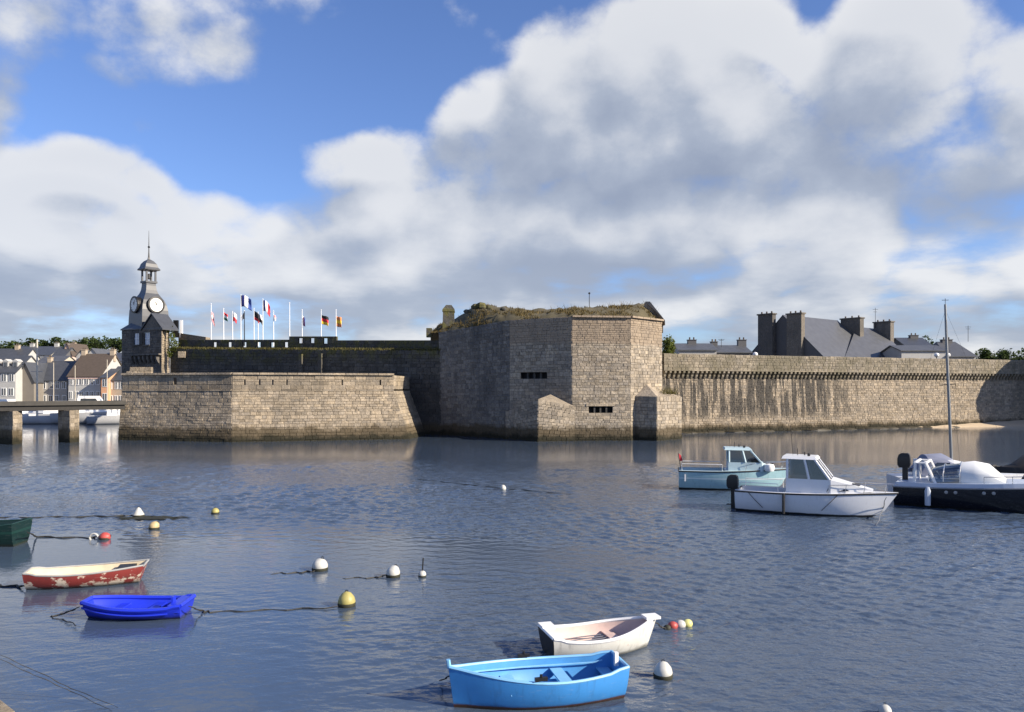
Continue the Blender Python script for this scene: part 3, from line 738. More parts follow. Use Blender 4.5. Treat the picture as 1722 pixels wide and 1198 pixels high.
mm = MB(); o_ = q[0] + fu * FL * .62 + Vector((0, 0, zat(597, 100.5) - 3)) + fn * .26; mm.box(o_, (FL * .78, .56, .2), Mf); mm.build('ledge', M_TOW, ct, True)
Cc = Vector((-48.5, 103.25, 0)); N1, N2 = R(52), R(-38)
def sq(half, z):                             # ring of the square roof set with faces at N1 and N2
    out = []
    for a in (45, 135, 225, 315):
        an = N1 + R(a); out.append(Cc + Vector((math.sin(an), -math.cos(an), 0)) * half * 1.414 + Vector((0, 0, z)))
    return out
hw = 1.8
rm = MB()
ctr = sum(qt, Vector()) / 4
eq = [ctr + (p_ - ctr) * 1.06 for p_ in qt]
rm.loft([[p_ + Vector((0, 0, .03)) for p_ in eq], [p_ + Vector((0, 0, .16)) for p_ in eq], [ctr + (p_ - ctr) * .62 + Vector((0, 0, 1.1)) for p_ in qt]], True, True, True)
rm.build('eaves_roof', M_SLATE, ct, True)
rm = MB()
prof = [(1.02, 12.9), (1.02, 13.6), (1.0, 14.6), (.97, 15.5), (.90, 16.2), (.78, 16.8), (.62, 17.3), (.48, 17.75), (.40, 18.2), (.36, 18.8), (.35, 19.2)]
rm.loft([sq(hw * k, z) for k, z in prof], True, True, True)
rf = rm.build('bell_roof', M_SLATE, ct, True)
# gable on the front
ga, gb = hole_u(q[0], q[1], 240), hole_u(q[0], q[1], 277)
ga_, gb_ = q[0] + fu * ga + fn * .1, q[0] + fu * min(gb, FL + .2) + fn * .1; ap = (ga_ + gb_) / 2
mm = MB(); mm.prism([z_(ga_, 12.6), z_(gb_, 12.6), z_(ap, zat(531, 100))], -fn * .3); mm.build('gable', M_TOW, ct, True)
mm = MB(); a, b_, c = z_(ga_, 12.62) - fu * .2, z_(ap, zat(530, 100) + .1), z_(gb_, 12.62) + fu * .2
for s_, e in ((a, b_), (b_, c)): mm.hexa([s_ + fn * .15, e + fn * .15, e - fn * 2.4, s_ - fn * 2.4], [p_ + Vector((0, 0, .14)) for p_ in (s_ + fn * .15, e + fn * .15, e - fn * 2.4, s_ - fn * 2.4)])
mm.build('gable_roof', M_SLATE, ct, True)
def clock(ang, hand_h, hand_m):
    n = Vector((math.sin(ang), -math.cos(ang), 0)); u = Vector((-n.y, n.x, 0)); c = Cc + n * 1.52 + Vector((0, 0, 16.15))
    Mc = Matrix((u, Vector((0, 0, 1)), n)).transposed()
    mm = MB(); mm.lathe([(1.0, -.6), (1.06, .30), (1.12, .36), (1.12, .50), (.90, .52), (.90, .44)], 28, c, Mc); ck = mm.build('clock', M_IRON, ct, True)
    mm = MB(); mm.lathe([(.905, .445), (.90, .475), (.02, .475)], 28, c, Mc); mm.build('dial', M_CLOCK, ck, True)
    mm = MB()
    for k in range(12):
        a = k * math.pi / 6; rv = Matrix.Rotation(-a, 3, 'Z')
        mm.box(c + Mc @ (rv @ Vector((0, .74, .482))), (.05, .18, .012), Mc @ rv)
    mm.build('hour_marks', M_IRON, ck, True)
    for a, l_, w in ((hand_h, .45, .09), (hand_m, .68, .06)):
        rv = Matrix.Rotation(-a, 3, 'Z'); mm = MB(); mm.box(c + Mc @ (rv @ Vector((0, l_ / 2 - .06, .50))), (w, l_, .015), Mc @ rv); mm.build('clock_hand', M_IRON, ck, True)
clock(N1, R(-22), R(20)); clock(N2, R(-22), R(20))
lt = MB(); lt.loft([sq(.78, 19.15), sq(.78, 19.4)], True, True, True); lan = lt.build('lantern', M_SLATE, ct, True)
for p_ in sq(.60, 19.4): mm = MB(); mm.box(p_ + Vector((0, 0, .75)), (.2, .2, 1.5), Matrix.Rotation(N1, 3, 'Z')); mm.build('lantern_post', M_SLATE, lan, True)
mm = MB(); mm.lathe([(.3, 19.7), (.32, 19.8), (.22, 20.1), (.15, 20.4), (.03, 20.45)], 10, Cc); mm.build('bell', M_IRON, lan, True)
mm = MB(); mm.loft([sq(1.02, 20.85), sq(1.06, 20.98), sq(.86, 21.25), sq(.74, 21.7), sq(.45, 22.1), sq(.12, 22.35), sq(.10, 22.6)], True, True, True); mm.build('cap', M_SLATE2, lan, True)
mm = MB(); mm.tube([Cc + Vector((0, 0, z)) for z in (22.4, 23.4, 24.6, 26.2)], [.13, .07, .05, .02], 6); mm.lathe([(.05, -.15), (.18, 0), (.05, .15)], 8, Cc + Vector((0, 0, 24.0))); mm.build('spire', M_IRON, ct, True)
iv = MB()
for a, b_, s_ in ((287, 560, (.5, .6, 1.2)), (291, 575, (.45, .6, 1.3)), (286, 592, (.35, .5, .9)), (296, 583, (.6, .6, .8)), (281, 552, (.4, .5, .6))): leaves(iv, P(a, b_, 100.6), s_, 170, .13, shell=.2)
iv.build('leaves', M_IVY)
bpy.data.objects['leaves'].name = 'ivy'; tag(bpy.data.objects['ivy'], 'yellow-green ivy climbing the right side of the clock tower', 'ivy', kind='stuff')
for k, (px, yt) in enumerate(((294, 540), (298, 541), (305, 538))):
    mm = MB(); a = P(px, 566, 103); mm.box(a + Vector((0, 0, 1.0)), (.30, .30, 2.3)); o = mm.build('chimney_pot' if k < 2 else 'white_post', M_IRON if k < 2 else M_POLE)
    tag(o, ['left of two dark chimney pipes right of the clock tower', 'right of two dark chimney pipes right of the clock tower', 'short white post right of the clock tower, left of the flags'][k], ['chimney', 'chimney', 'post'][k])

# ------------------------------------------------------------------ flags
FC = {k: plain('flag_' + k, c, .8, var=.06) for k, c in dict(red=(.62, .035, .05), white=(.78, .78, .78), navy=(.012, .018, .14), black=(.012, .012, .014), gold=(.85, .55, .04), orange=(.62, .22, .08), pink=(.75, .32, .34), blue=(.05, .10, .35), green=(.02, .16, .08)).items()}
def flag(px, ytop, yf0, yf1, wpx, bands, vertical, label, droop=.35, lean=0.0, dark=False, D=104.0):
    base = P(px, 582, D); th = thing('flagpole', label, 'flagpole', base, 0, 'flagpoles behind the curtain wall')
    top = P(px, ytop, D) - base
    mm = MB(); mm.tube([Vector((0, 0, 0)), Vector((lean, 0, top.z * .5)), Vector((lean, 0, top.z))], [.075, .06, .045], 8); pl_ = mm.build('pole', M_IRON if dark else M_POLE, th)
    mm = MB(); mm.lathe([(.02, -.08), (.09, 0), (.02, .08)], 8, top + Vector((0, 0, .05))); mm.build('finial', M_POLE, pl_)
    if not bands: return
    z0, z1 = zat(yf1, D) - base.z, zat(yf0, D) - base.z; w = wpx / FOC * D
    nx, nz = 12, 3 * len(bands); mm = MB(); nv = []
    nb = len(bands)
    cols_, rows_ = (3 * nb, 8) if vertical else (10, 3 * nb)
    for j in range(rows_ + 1):
        for i in range(cols_ + 1):
            u, v = i / cols_, j / rows_
            mm.v.append((.05 + lean + u * w, .16 * math.sin(u * 5 + v * 2 + px) * (.2 + u), z0 + (z1 - z0) * v - u * u * droop * (z1 - z0) - .06 * math.sin(u * 6 + px)))
    for j in range(rows_):
        for i in range(cols_):
            mm.f.append((j * (cols_ + 1) + i, j * (cols_ + 1) + i + 1, (j + 1) * (cols_ + 1) + i + 1, (j + 1) * (cols_ + 1) + i)); mm.mi.append((i // 3) if vertical else (nb - 1 - j // 3))
    o = mm.build('flag', [FC[c] for c in bands], th, smooth=True)
    so = o.modifiers.new('thick', 'SOLIDIFY'); so.thickness = .015
flag(355, 512, 525, 540, 5, ['pink', 'white', 'pink'], False, 'leftmost flagpole with a limp pink and white flag', .7)
flag(376, 520, 526, 538, 7, ['red', 'white', 'green'], False, 'flagpole with a small red, white and green flag, second from the left', .4)
flag(391, 525, 526, 540, 6, ['white', 'red'], False, 'flagpole with a limp flag, white over red', .3)
flag(405, 497, 497, 516, 17, ['navy', 'white', 'blue'], True, 'tall pole flying the big navy and white flag', .35)
flag(411, 524, 527, 537, -6, ['black', 'white'], True, 'dark pole with a small black and white flag just right of the tallest flag', .3, dark=True)
flag(427, 520, 523, 538, 9, ['black', 'black', 'red'], False, 'flagpole with a drooping flag, black over red', .6)
flag(434, 526, 528, 541, 7, ['white', 'black'], False, 'flagpole with a drooping white and black flag behind the black and red one', .5)
flag(442, 504, 505, 523, 11, ['navy', 'white', 'red'], True, 'tall pole with a hanging blue, white and red tricolour', .55)
flag(460, 524, 530, 538, 3, ['pink', 'white'], False, 'thin flagpole with a tiny faded pink flag', .3)
flag(487, 510, 0, 0, 0, [], False, 'tall bare white flagpole without a flag')
flag(508, 522, 532, 547, 5, ['white', 'red', 'blue'], True, 'flagpole with a limp red-striped flag, third from the right', .3)
flag(540, 522, 530, 545, 12, ['black', 'red', 'gold'], False, 'flagpole with a black, red and gold flag', .35)
flag(565, 522, 532, 549, 9, ['orange', 'gold', 'orange'], False, 'rightmost flagpole with an orange and gold flag', .2)

# ------------------------------------------------------------------ bridge
br = thing('footbridge', 'low flat footbridge on square stone piers left of the outwork', 'bridge', (-42, 72, 0))
b0, b1 = Vector((xat(-90, 68.0), 68.0, 0)), Vector((xat(207, 76.8), 76.8, 0)); bu = (b1 - b0).normalized(); bn = Vector((bu.y, -bu.x, 0)); Mb = Matrix(((bu.x, -bn.x, 0), (bu.y, -bn.y, 0), (0, 0, 1)))
M_DECK = plain('bridge_deck', (.055, .052, .047), .85, var=.3); M_BEAM = plain('bridge_beam', (.03, .028, .026), .8, var=.3)
mid = (b0 + b1) / 2; BL = (b1 - b0).length
mm = MB(); mm.box(mid + Vector((0, 0, 3.62)), (BL, 2.4, .24), Mb); mm.build('deck', M_DECK, br, True)
for s_ in (-1, 1): mm = MB(); mm.box(mid + bn * s_ * .8 + Vector((0, 0, 3.26)), (BL, .35, .46), Mb); mm.build('girder', M_BEAM, br, True)
for s_ in (-1, 1): mm = MB(); mm.box(mid + bn * s_ * 1.12 + Vector((0, 0, 3.81)), (BL, .14, .14), Mb); mm.build('kerb', M_DECK, br, True)
for px0, px1, D in ((-14, 22, 69.9), (98, 118, 72.4)):
    pr = thing('bridge_pier', 'square stone pier of the footbridge, ' + ('at the left edge of the picture' if px0 < 0 else 'nearest the outwork'), 'pier', (xat(px0, D), D, 0), 0, 'piers of the footbridge')
    p0, p1, p2 = V2(px0, D + (1.5 if px0 < 0 else .85), 0), V2(px1, D, 0), V2(px1 + 15, D + 1.3, 0)
    k = Masonry(pr); pts = [tuple(p_.xy) for p_ in (p0, p1, p2, p0 + p2 - p1)]
    for i in range(4):
        a, b_ = pts[i], pts[(i + 1) % 4]
        k.face((*a, -.5), (*b_, -.5), (*b_, 3.03), (*a, 3.03), M_PIER, .4, (.45, .8))
    k.finish(70, M_MORTAR)

# ------------------------------------------------------------------ houses
def wallmat(name, col): return plain('wall_' + name, col, .85, var=.12, scale=.8)
WC = dict(white=wallmat('white', (.42, .42, .41)), cream=wallmat('cream', (.44, .41, .34)), grey=wallmat('grey', (.36, .35, .33)), beige=wallmat('beige', (.20, .18, .155)),
          pink=wallmat('pink', (.58, .42, .36)), peach=wallmat('peach', (.62, .34, .20)), dark=wallmat('dark', (.10, .10, .105)), tan=wallmat('tan', (.40, .33, .25)))
def house(px0, px1, ye, yr, D, wall, roof, label, depth=8.0, gable=False, nwin=(3, 1), chims=(), base=None, band=None, dormers=0, hip=0.0):
    cx = xat((px0 + px1) / 2, D); w = xat(px1, D) - xat(px0, D)
    zb = height(cx, D) - .4 if base is None else base
    th = thing('house', label, 'house', (cx, D, zb), 0, 'houses of the town beyond the bridge' if px0 < 300 else 'houses behind the sunlit rampart')
    ze, zr = zat(ye, D) - zb, zat(yr, D + (0 if gable else depth / 2)) - zb; h = w / 2
    mm = MB(); mm.box((0, depth / 2, ze / 2), (w, depth, ze))
    if gable: mm.prism([(-h, 0, ze), (h, 0, ze), (0, 0, zr)], (0, depth, 0))
    else:
        for s_ in (-1, 1):
            if not hip: mm.prism([(s_ * h - (.2 if s_ > 0 else 0), 0, ze), (s_ * h - (.2 if s_ > 0 else 0), depth, ze), (s_ * h - (.2 if s_ > 0 else 0), depth / 2, zr)], (.2, 0, 0))
    mm.build('wall', WC[wall], th)
    mm = MB(); o = .25; tk = .16; k = (zr - ze) / ((h if gable else depth / 2))
    if gable:
        for s_ in (-1, 1):
            a, b_ = Vector((s_ * (h + o), -o, ze - o * k + .05)), Vector((0, -o, zr + .05)); y = Vector((0, depth + 2 * o, 0)); u_ = Vector((0, 0, tk))
            mm.hexa([a, b_, b_ + y, a + y], [a + u_, b_ + u_, b_ + y + u_, a + y + u_])
    else:
        for s_ in (-1, 1):
            ya = -o if s_ < 0 else depth + o
            a, b_ = Vector((-h - o, ya, ze - o * k + .05)), Vector((-h - o + hip, depth / 2, zr + .05)); a2, b2 = Vector((h + o, ya, ze - o * k + .05)), Vector((h + o - hip, depth / 2, zr + .05)); u_ = Vector((0, 0, tk))
            mm.hexa([a, a2, b2, b_], [a + u_, a2 + u_, b2 + u_, b_ + u_])
        if hip:
            for s_ in (-1, 1): mm.add([(s_ * (h + o), -o, ze - o * k + .05 + tk), (s_ * (h + o), depth + o, ze - o * k + .05 + tk), (s_ * (h + o - hip), depth / 2, zr + .05 + tk)], [(0, 1, 2)])
    rf = mm.build('roof', roof, th)
    for c in chims:                          # share of the width, height over the ridge, width
        mm = MB(); cxx = -h + c[0] * w; mm.box((cxx, depth / 2, zr + c[1] / 2 - .6), (c[2], .8, c[1] + 1.4)); mm.box((cxx, depth / 2, zr + c[1] + .14), (c[2] + .16, .96, .1)); ch = mm.build('chimney', WC[c[3]] if len(c) > 3 else WC['tan'], rf)
        for q_ in (-.25, .25): mm = MB(); mm.lathe([(.13, 0), (.11, .4)], 7, (cxx + q_ * c[2], depth / 2, zr + c[1] + .18)); mm.build('chimney_pot', M_TILE, ch)
    nx, nz = nwin
    for j in range(nz):
        for i in range(nx):
            x = -h + w * (i + .5) / nx + random.uniform(-.1, .1); z = ze - .9 - j * 2.6; ww, wh = min(.95, w / nx * .5), 1.25
            if z < .8: continue
            mm = MB(); mm.box((x, -.03, z), (ww + .2, .08, wh + .2)); wn = mm.build('window', M_WHITE, th)
            mm = MB(); mm.box((x, -.06, z), (ww, .06, wh)); mm.build('pane', M_HGLASS, wn)
            mm = MB(); mm.box((x, -.10, z), (.06, .05, wh)); mm.build('glazing_bar', M_WHITE, wn)
    for i in range(dormers):
        x = -h + w * (i + .5) / dormers; y = depth * .16; z = ze + k * (y + .0) + .55
        mm = MB(); mm.box((x, y + .6, z), (.9, 1.4, 1.0)); mm.prism([(x - .6, y - .15, z + .5), (x + .6, y - .15, z + .5), (x, y - .15, z + 1.0)], (0, 1.6, 0)); dm = mm.build('dormer', WC['white'], rf)
        mm = MB(); mm.box((x, y - .12, z), (.55, .06, .75)); mm.build('pane', M_HGLASS, dm)
    if band: mm = MB(); mm.box((0, -.06, ze - .25), (w + .02, .14, .5)); mm.build('cornice', WC[band], th)
    return th
house(-40, 26, 627, 600, 141, 'white', M_SLATE, 'big white-walled house with dormers at the left edge beyond the bridge', 9, nwin=(5, 2), dormers=4)
house(29, 57, 640, 611, 143, 'beige', M_SLATE, 'plain house with a tall blank beige gable beyond the bridge', 10, True, (0, 0))
house(58, 113, 640, 609, 146, 'grey', M_SLATE, 'long slate-roofed house right of the beige gable beyond the bridge', 9, nwin=(5, 2), chims=((.05, .7, .7),))
house(115, 169, 633, 597, 144, 'white', M_TILE, 'white-fronted house with a large brown roof beyond the bridge', 10, nwin=(6, 2), chims=((.04, .8, .8), (.96, .8, .8)), band='pink', dormers=0)
house(170, 182, 636, 622, 142, 'peach', M_SLATE, 'narrow peach-coloured house left of the clock tower', 8, nwin=(1, 2))
house(182, 216, 640, 618, 143, 'tan', M_SLATE, 'tan house with a dark glazed front just left of the clock tower', 8, nwin=(4, 2))
house(-30, 34, 612, 588, 176, 'white', M_SLATE, 'second-row white house with dark roof at the left edge, uphill', 9, nwin=(4, 1), chims=((.6, .8, .9),))
house(14, 84, 598, 584, 205, 'cream', M_SLATE, 'long cream house with a dark roof high on the slope', 10, nwin=(7, 1), chims=((.3, .8, 1.0, 'white'), (.9, .9, 1.0, 'white')))
house(84, 104, 604, 586, 196, 'dark', M_SLATE, 'small dark slate house high on the slope, left of the pink gable', 9, nwin=(2, 1), chims=((.55, .9, 1.0, 'white'),))
house(105, 121, 596, 578, 200, 'pink', M_TILE, 'small house with a pink gable among trees on the slope', 9, True, (1, 1), chims=((.2, .3, .8),))
house(128, 145, 600, 590, 188, 'white', M_SLATE2, 'left of two white gabled houses on the slope', 8, True, (1, 1))
house(144, 166, 600, 587, 186, 'white', M_SLATE2, 'right of two white gabled houses on the slope', 8, True, (1, 1))
house(166, 212, 608, 595, 176, 'grey', M_SLATE, 'grey house with a wide dark roof on the slope just left of the clock tower', 9, nwin=(4, 1), chims=((.15, .8, .9, 'white'), (.6, .8, .9, 'cream')))
house(60, 100, 612, 600, 178, 'cream', M_SLATE2, 'low cream house with pale roof between the two rows of houses', 8, nwin=(3, 1))
# behind the right rampart
HB = 4.2
house(1142, 1205, 590, 580, 118, 'grey', M_SLATE2, 'low grey-roofed house just right of the green bush behind the rampart', 8, nwin=(0, 0), chims=((.5, .6, 1.3, 'dark'),), base=HB)
house(1195, 1262, 594, 583, 120, 'dark', M_SLATE2, 'low house with a flat-looking roof left of the big chimneys', 8, nwin=(0, 0), chims=((.25, .6, 1.0, 'dark'), (.97, .9, 1.3, 'dark')), base=HB)
house(1516, 1592, 591, 583, 128, 'white', M_SLATE2, 'low white-walled house with pale roof left of the bare mast', 7, nwin=(0, 0), base=HB)
house(1525, 1568, 584, 570, 142, 'dark', M_SLATE, 'dark slate house behind the low white one', 8, nwin=(0, 0), chims=((.7, .5, 1.5, 'dark'),), base=HB)
house(1592, 1640, 600, 577, 128, 'grey', M_SLATE2, 'grey slate house with one dark chimney right of the bare mast', 9, nwin=(0, 0), chims=((.52, .4, 1.7, 'dark'),), base=HB, hip=1.0)
# the big chimneyed house
bh = thing('house', 'big slate-roofed house with tall square chimneys behind the rampart', 'house', (46, 130, HB))
fa, ap_, bk = Vector((50.2, 124.2, zat(604, 124.2))), Vector((45.6, 130.2, 17.3)), Vector((41.0, 136.2, zat(604, 124.2))); rd = Vector((.79, .61, 0))
gz = lambda p_: Vector((p_.x, p_.y, HB)); RL = 17.0
mm = MB(); mm.prism([gz(fa), fa, ap_, bk, gz(bk)], rd * RL); mm.build('wall', WC['dark'], bh, True)
mm = MB(); gn = -rd
for a, b_ in ((fa, ap_), (ap_, bk)):
    ex = (a - b_).normalized() * .4 if a is fa else Vector(); ey = (b_ - a).normalized() * .4 if b_ is bk else Vector()
    a_, c_ = a + ex + Vector((0, 0, .06)), b_ + ey + Vector((0, 0, .06))
    mm.hexa([a_ - rd * .02, c_ - rd * .02, c_ + rd * (RL + .3), a_ + rd * (RL + .3)], [p_ + Vector((0, 0, .2)) for p_ in (a_ - rd * .02, c_ - rd * .02, c_ + rd * (RL + .3), a_ + rd * (RL + .3))])
rf = mm.build('roof', M_SLATE2, bh, True)
Mh = Matrix.Rotation(math.atan2(rd.y, rd.x), 3, 'Z')
for px, D, w, zt, dp in ((1289.5, 131.8, 2.4, zat(530, 131.8), 1.0), (1338, 128.0, 2.3, zat(529, 128), 1.0), (1433, 139.5, 3.1, zat(537, 139.5), 1.3), (1486, 143.5, 2.7, zat(543, 143.5), 1.3)):
    c = V2(px, D, 0); mm = MB(); ln = Matrix.Rotation(math.atan2(rd.y, rd.x) + math.pi / 2, 3, 'Z')
    mm.box(c + Vector((0, 0, (zt + 9) / 2)), (w * 1.18, dp, zt - 9), ln); mm.box(c + Vector((0, 0, zt + .1)), (w * 1.18 + .3, dp + .3, .22), ln); ch = mm.build('chimney', M_TOW, rf, True)
    for q_ in (-.5, .0, .5): mm = MB(); mm.lathe([(.16, 0), (.13, .38)], 7, c + (ln @ Vector((q_ * w * .8, 0, 0))) + Vector((0, 0, zt + .2))); mm.build('chimney_pot', M_TILE, ch, True)
mm = MB()                                    # lower roof to the right
a, b_ = P(1440, 552, 141), P(1478, 556, 146); c, e = P(1530, 604, 137), P(1420, 604, 128)
mm.hexa([a, b_, c, e], [p_ + Vector((.1, .1, .25)) for p_ in (a, b_, c, e)]); mm.build('lower_roof', M_SLATE2, bh, True)
for px, py in ((1452, 583), (1468, 580), (1488, 583)):
    mm = MB(); q_ = P(px, py, 134.5); nn = (b_ - a).cross(e - a).normalized(); nn = nn if nn.z > 0 else -nn
    u_ = (b_ - a).normalized(); vv = nn.cross(u_); dd = (a - q_).dot(nn); vd = (q_ - Vector((0, 0, EYE))).normalized(); q_ = q_ + vd * (dd / vd.dot(nn))
    mm.box(q_ + nn * .3, (.9, .9, .14), Matrix((u_, vv, nn)).transposed()); mm.build('skylight', M_PALEGL, rf, True)
for k, (px, y0_, y1_, D) in enumerate(((1472, 518, 552, 144), (1628, 548, 575, 128), (1213, 570, 584, 122))):
    an = MB(); q_ = P(px, y1_, D); tz = zat(y0_, D) - q_.z; an.tube([q_, q_ + Vector((0, 0, tz))], .04, 5); an.tube([q_ + Vector((-.5, 0, tz * .92)), q_ + Vector((.5, 0, tz * .92))], .025, 4); an.tube([q_ + Vector((-.35, 0, tz * .8)), q_ + Vector((.35, 0, tz * .8))], .025, 4)
    tag(an.build('television_aerial', M_IRON), ['thin television aerial above the big slate-roofed house', 'thin television aerial over the grey house right of the mast', 'short television aerial on the low houses beside the bastion'][k], 'aerial')
for px, D, lab in ((1270, 93.5, 'white globe lamp on the rampart left of the big chimneys'), (1575, 104, 'white globe lamp on the rampart just left of the bare mast'), (1594, 104.5, 'white globe lamp on the rampart just right of the bare mast')):
    th = thing('globe_lamp', lab, 'lamp', P(px, 606, D), 0, 'globe lamps on the rampart')
    mm = MB(); mm.tube([(0, 0, 0), (0, 0, .45)], .06, 6); mm.build('stem', M_IRON, th)
    mm = MB(); mm.lathe([(.05, .38), (.26, .5), (.33, .68), (.26, .88), (.05, .98)], 10); mm.build('globe', M_WHITE, th, smooth=True)

# ------------------------------------------------------------------ trees
def tree(px, ytop, D, wpx, label, base=None, n=700, mat=M_LEAF, name='tree', sz=.5, group='trees on the skyline'):
    cx = xat(px, D); zb = height(cx, D) if base is None else base
    th = thing(name, label, 'tree', (cx, D, zb), 0, group)
    H = zat(ytop, D) - zb; w = wpx / FOC * D / 2; rr = random.Random(int(px * 7 + ytop))
    mm = MB(); mm.tube([(0, 0, -.3), (.1, 0, H * .35), (0, .1, H * .7)], [.35, .25, .1], 7)
    for k in range(5):
        a = rr.uniform(0, 6.28); mm.tube([(0, 0, H * .3), (math.cos(a) * w * .4, math.sin(a) * w * .4, H * .55), (math.cos(a) * w * .7, math.sin(a) * w * .7, H * .75)], [.16, .1, .04], 5)
    mm.build('trunk', M_BARK, th)
    mm = MB()
    for k in range(13):
        a = rr.uniform(0, 6.28); r_ = rr.uniform(.15, .8) * w; s_ = rr.uniform(.28, .5)
        leaves(mm, (math.cos(a) * r_, math.sin(a) * r_, H * rr.uniform(.45, .84)), (w * s_, w * s_, H * s_ * .42), n // 13, sz, rr, .35)
    leaves(mm, (0, 0, H * .62), (w * .85, w * .85, H * .38), n // 3, sz, rr, .2)
    mm.build('crown', mat, th)
names = [(30, 571, 262, 52, 'leftmost rounded tree on the town skyline'), (62, 568, 256, 44, 'dark tree on the skyline behind the tall white mast'), (98, 566, 258, 46, 'dark broad tree behind the pink gable'), (118, 574, 250, 36, 'small tree just right of the pink gable'),
         (142, 571, 262, 40, 'rounded mid-green tree above the two white gables'), (172, 565, 266, 60, 'largest green tree left of the clock tower'), (200, 568, 268, 46, 'tree touching the left edge of the clock tower'), (2, 578, 262, 44, 'low tree at the left edge of the skyline')]
for a in names: tree(*a)
tree(1124, 562, 108, 34, 'green bush showing between the bastion and the rampart top', 6.0, 900, M_IVY, 'green_bush', .22, None)
for k, (px, yt, w) in enumerate(((1556, 564, 30), (1660, 586, 40), (1690, 584, 46), (1722, 585, 44), (1750, 586, 40))):
    tree(px, yt, 165, w, ['bare spiky tree above the dark slate house', 'leftmost dark tree at the far right behind the rampart', 'middle dark tree at the far right behind the rampart', 'rightmost dark tree in the picture behind the rampart', 'dark tree just past the right edge behind the rampart'][k], 5.0, 1300, M_LEAF, 'tree', .34)

# ------------------------------------------------------------------ boats
def hull_paint(name, top, bottom=None, zb=0.0, stripe=None, rough=.35, peel=None, dirt=.25):
    m, t, b, _ = material(name)
    pos = t.new('ShaderNodeTexCoord').outputs['Object']; z = t.new('ShaderNodeSeparateXYZ', None, i0=pos).outputs[2]
    n = t.noise(pos, 2.2, 6, .6)
    c = t.mix(t.m('MULTIPLY', t.smooth(n, .4, .75), dirt), tuple(top), tuple(q * .62 for q in top))
    if peel:
        pn = t.noise(t.scalev(pos, 1, 1, 1.5), 3.4, 8, .68)
        c = t.mix(t.smooth(t.m('SUBTRACT', pn, t.m('MULTIPLY', z, .40)), .45, .51), c, peel)
        c = t.mix(t.smooth(t.noise(pos, 9, 4, .6), .60, .68, 0, .6), c, (.10, .05, .035))
    scu = t.noise(t.scalev(pos, 1.5, 1.5, 9), 4.0, 5, .7)
    c = t.mix(t.smooth(scu, .58, .70, 0, .35), c, tuple(min(1, q * .6 + .16) for q in top))
    c = t.mix(t.smooth(t.noise(t.scalev(pos, 7, 7, .8), 1.6, 4, .6), .52, .72, 0, dirt * 1.3), c, tuple(q * .45 + .01 for q in top))
    if stripe: c = t.mix(t.m('MULTIPLY', t.m('GREATER_THAN', z, stripe[0]), t.m('LESS_THAN', z, stripe[1])), c, stripe[2])
    zz = t.m('ADD', z, t.m('MULTIPLY', t.m('SUBTRACT', n, .5), .05))
    if bottom: c = t.mix(t.smooth(zz, zb + .015, zb - .015), c, bottom)
    c = t.mix(t.smooth(t.m('ADD', zz, t.m('MULTIPLY', t.m('SUBTRACT', scu, .5), .12)), .11, .0, 0, .75), c, (.03, .03, .018))
    t.put(b.inputs['Base Color'], c); b.inputs['Roughness'].default_value = rough; b.inputs['Coat Weight'].default_value = .15
    return m

def hull(L, Bm, keel, sheer, tm=.45, tr=.75, pw=2.2, rake=.25, trake=.0, ns=18, nj=7, round_=1.0, bowb=.02, inset=0.0, lift=0.0, blunt=0.0):
    """rings from stern to bow, port gunwale to starboard gunwale"""
    rings = []
    for i in range(ns + 1):
        tt = i / ns
        if tt > tm: b_ = max(bowb, 1 - ((tt - tm) / (1 - tm)) ** pw * (1 - blunt))
        else: b_ = tr + (1 - tr) * math.sin(tt / tm * math.pi / 2)
        b_ = max(.004, b_ * Bm / 2 - inset); s_ = sheer(tt) ; k_ = keel(tt) + lift
        ring = []
        for j in range(-nj, nj + 1):
            f = abs(j) / nj; fy = math.sin(f * math.pi / 2) ** (.75 / round_); fz = 1 - math.cos(f * math.pi / 2) ** (1.1 * round_)
            zz = k_ + (s_ - k_) * fz
            xx = -L / 2 + L * tt + rake * fz * max(0, (tt - .5) * 2) ** 3 - trake * fz * max(0, (.5 - tt) * 2) ** 3
            if inset: xx = xx * (1 - 2 * inset / L * .8)
            ring.append(Vector((xx, (-1 if j < 0 else 1) * b_ * fy, zz)))
        rings.append(ring)
    return rings
def rail(mb, rings, r=.03, dz=0.0, across=True):
    for side in (0, -1): mb.tube([q[side] + Vector((0, 0, dz)) for q in rings], r, 6)
    if across: mb.tube([rings[0][0] + Vector((0, 0, dz)), rings[0][-1] + Vector((0, 0, dz))], r, 6)
def boat(name, label, loc, heading, cat='boat', group=None):
    return thing(name, label, cat, (loc[0], loc[1], 0), heading, group)

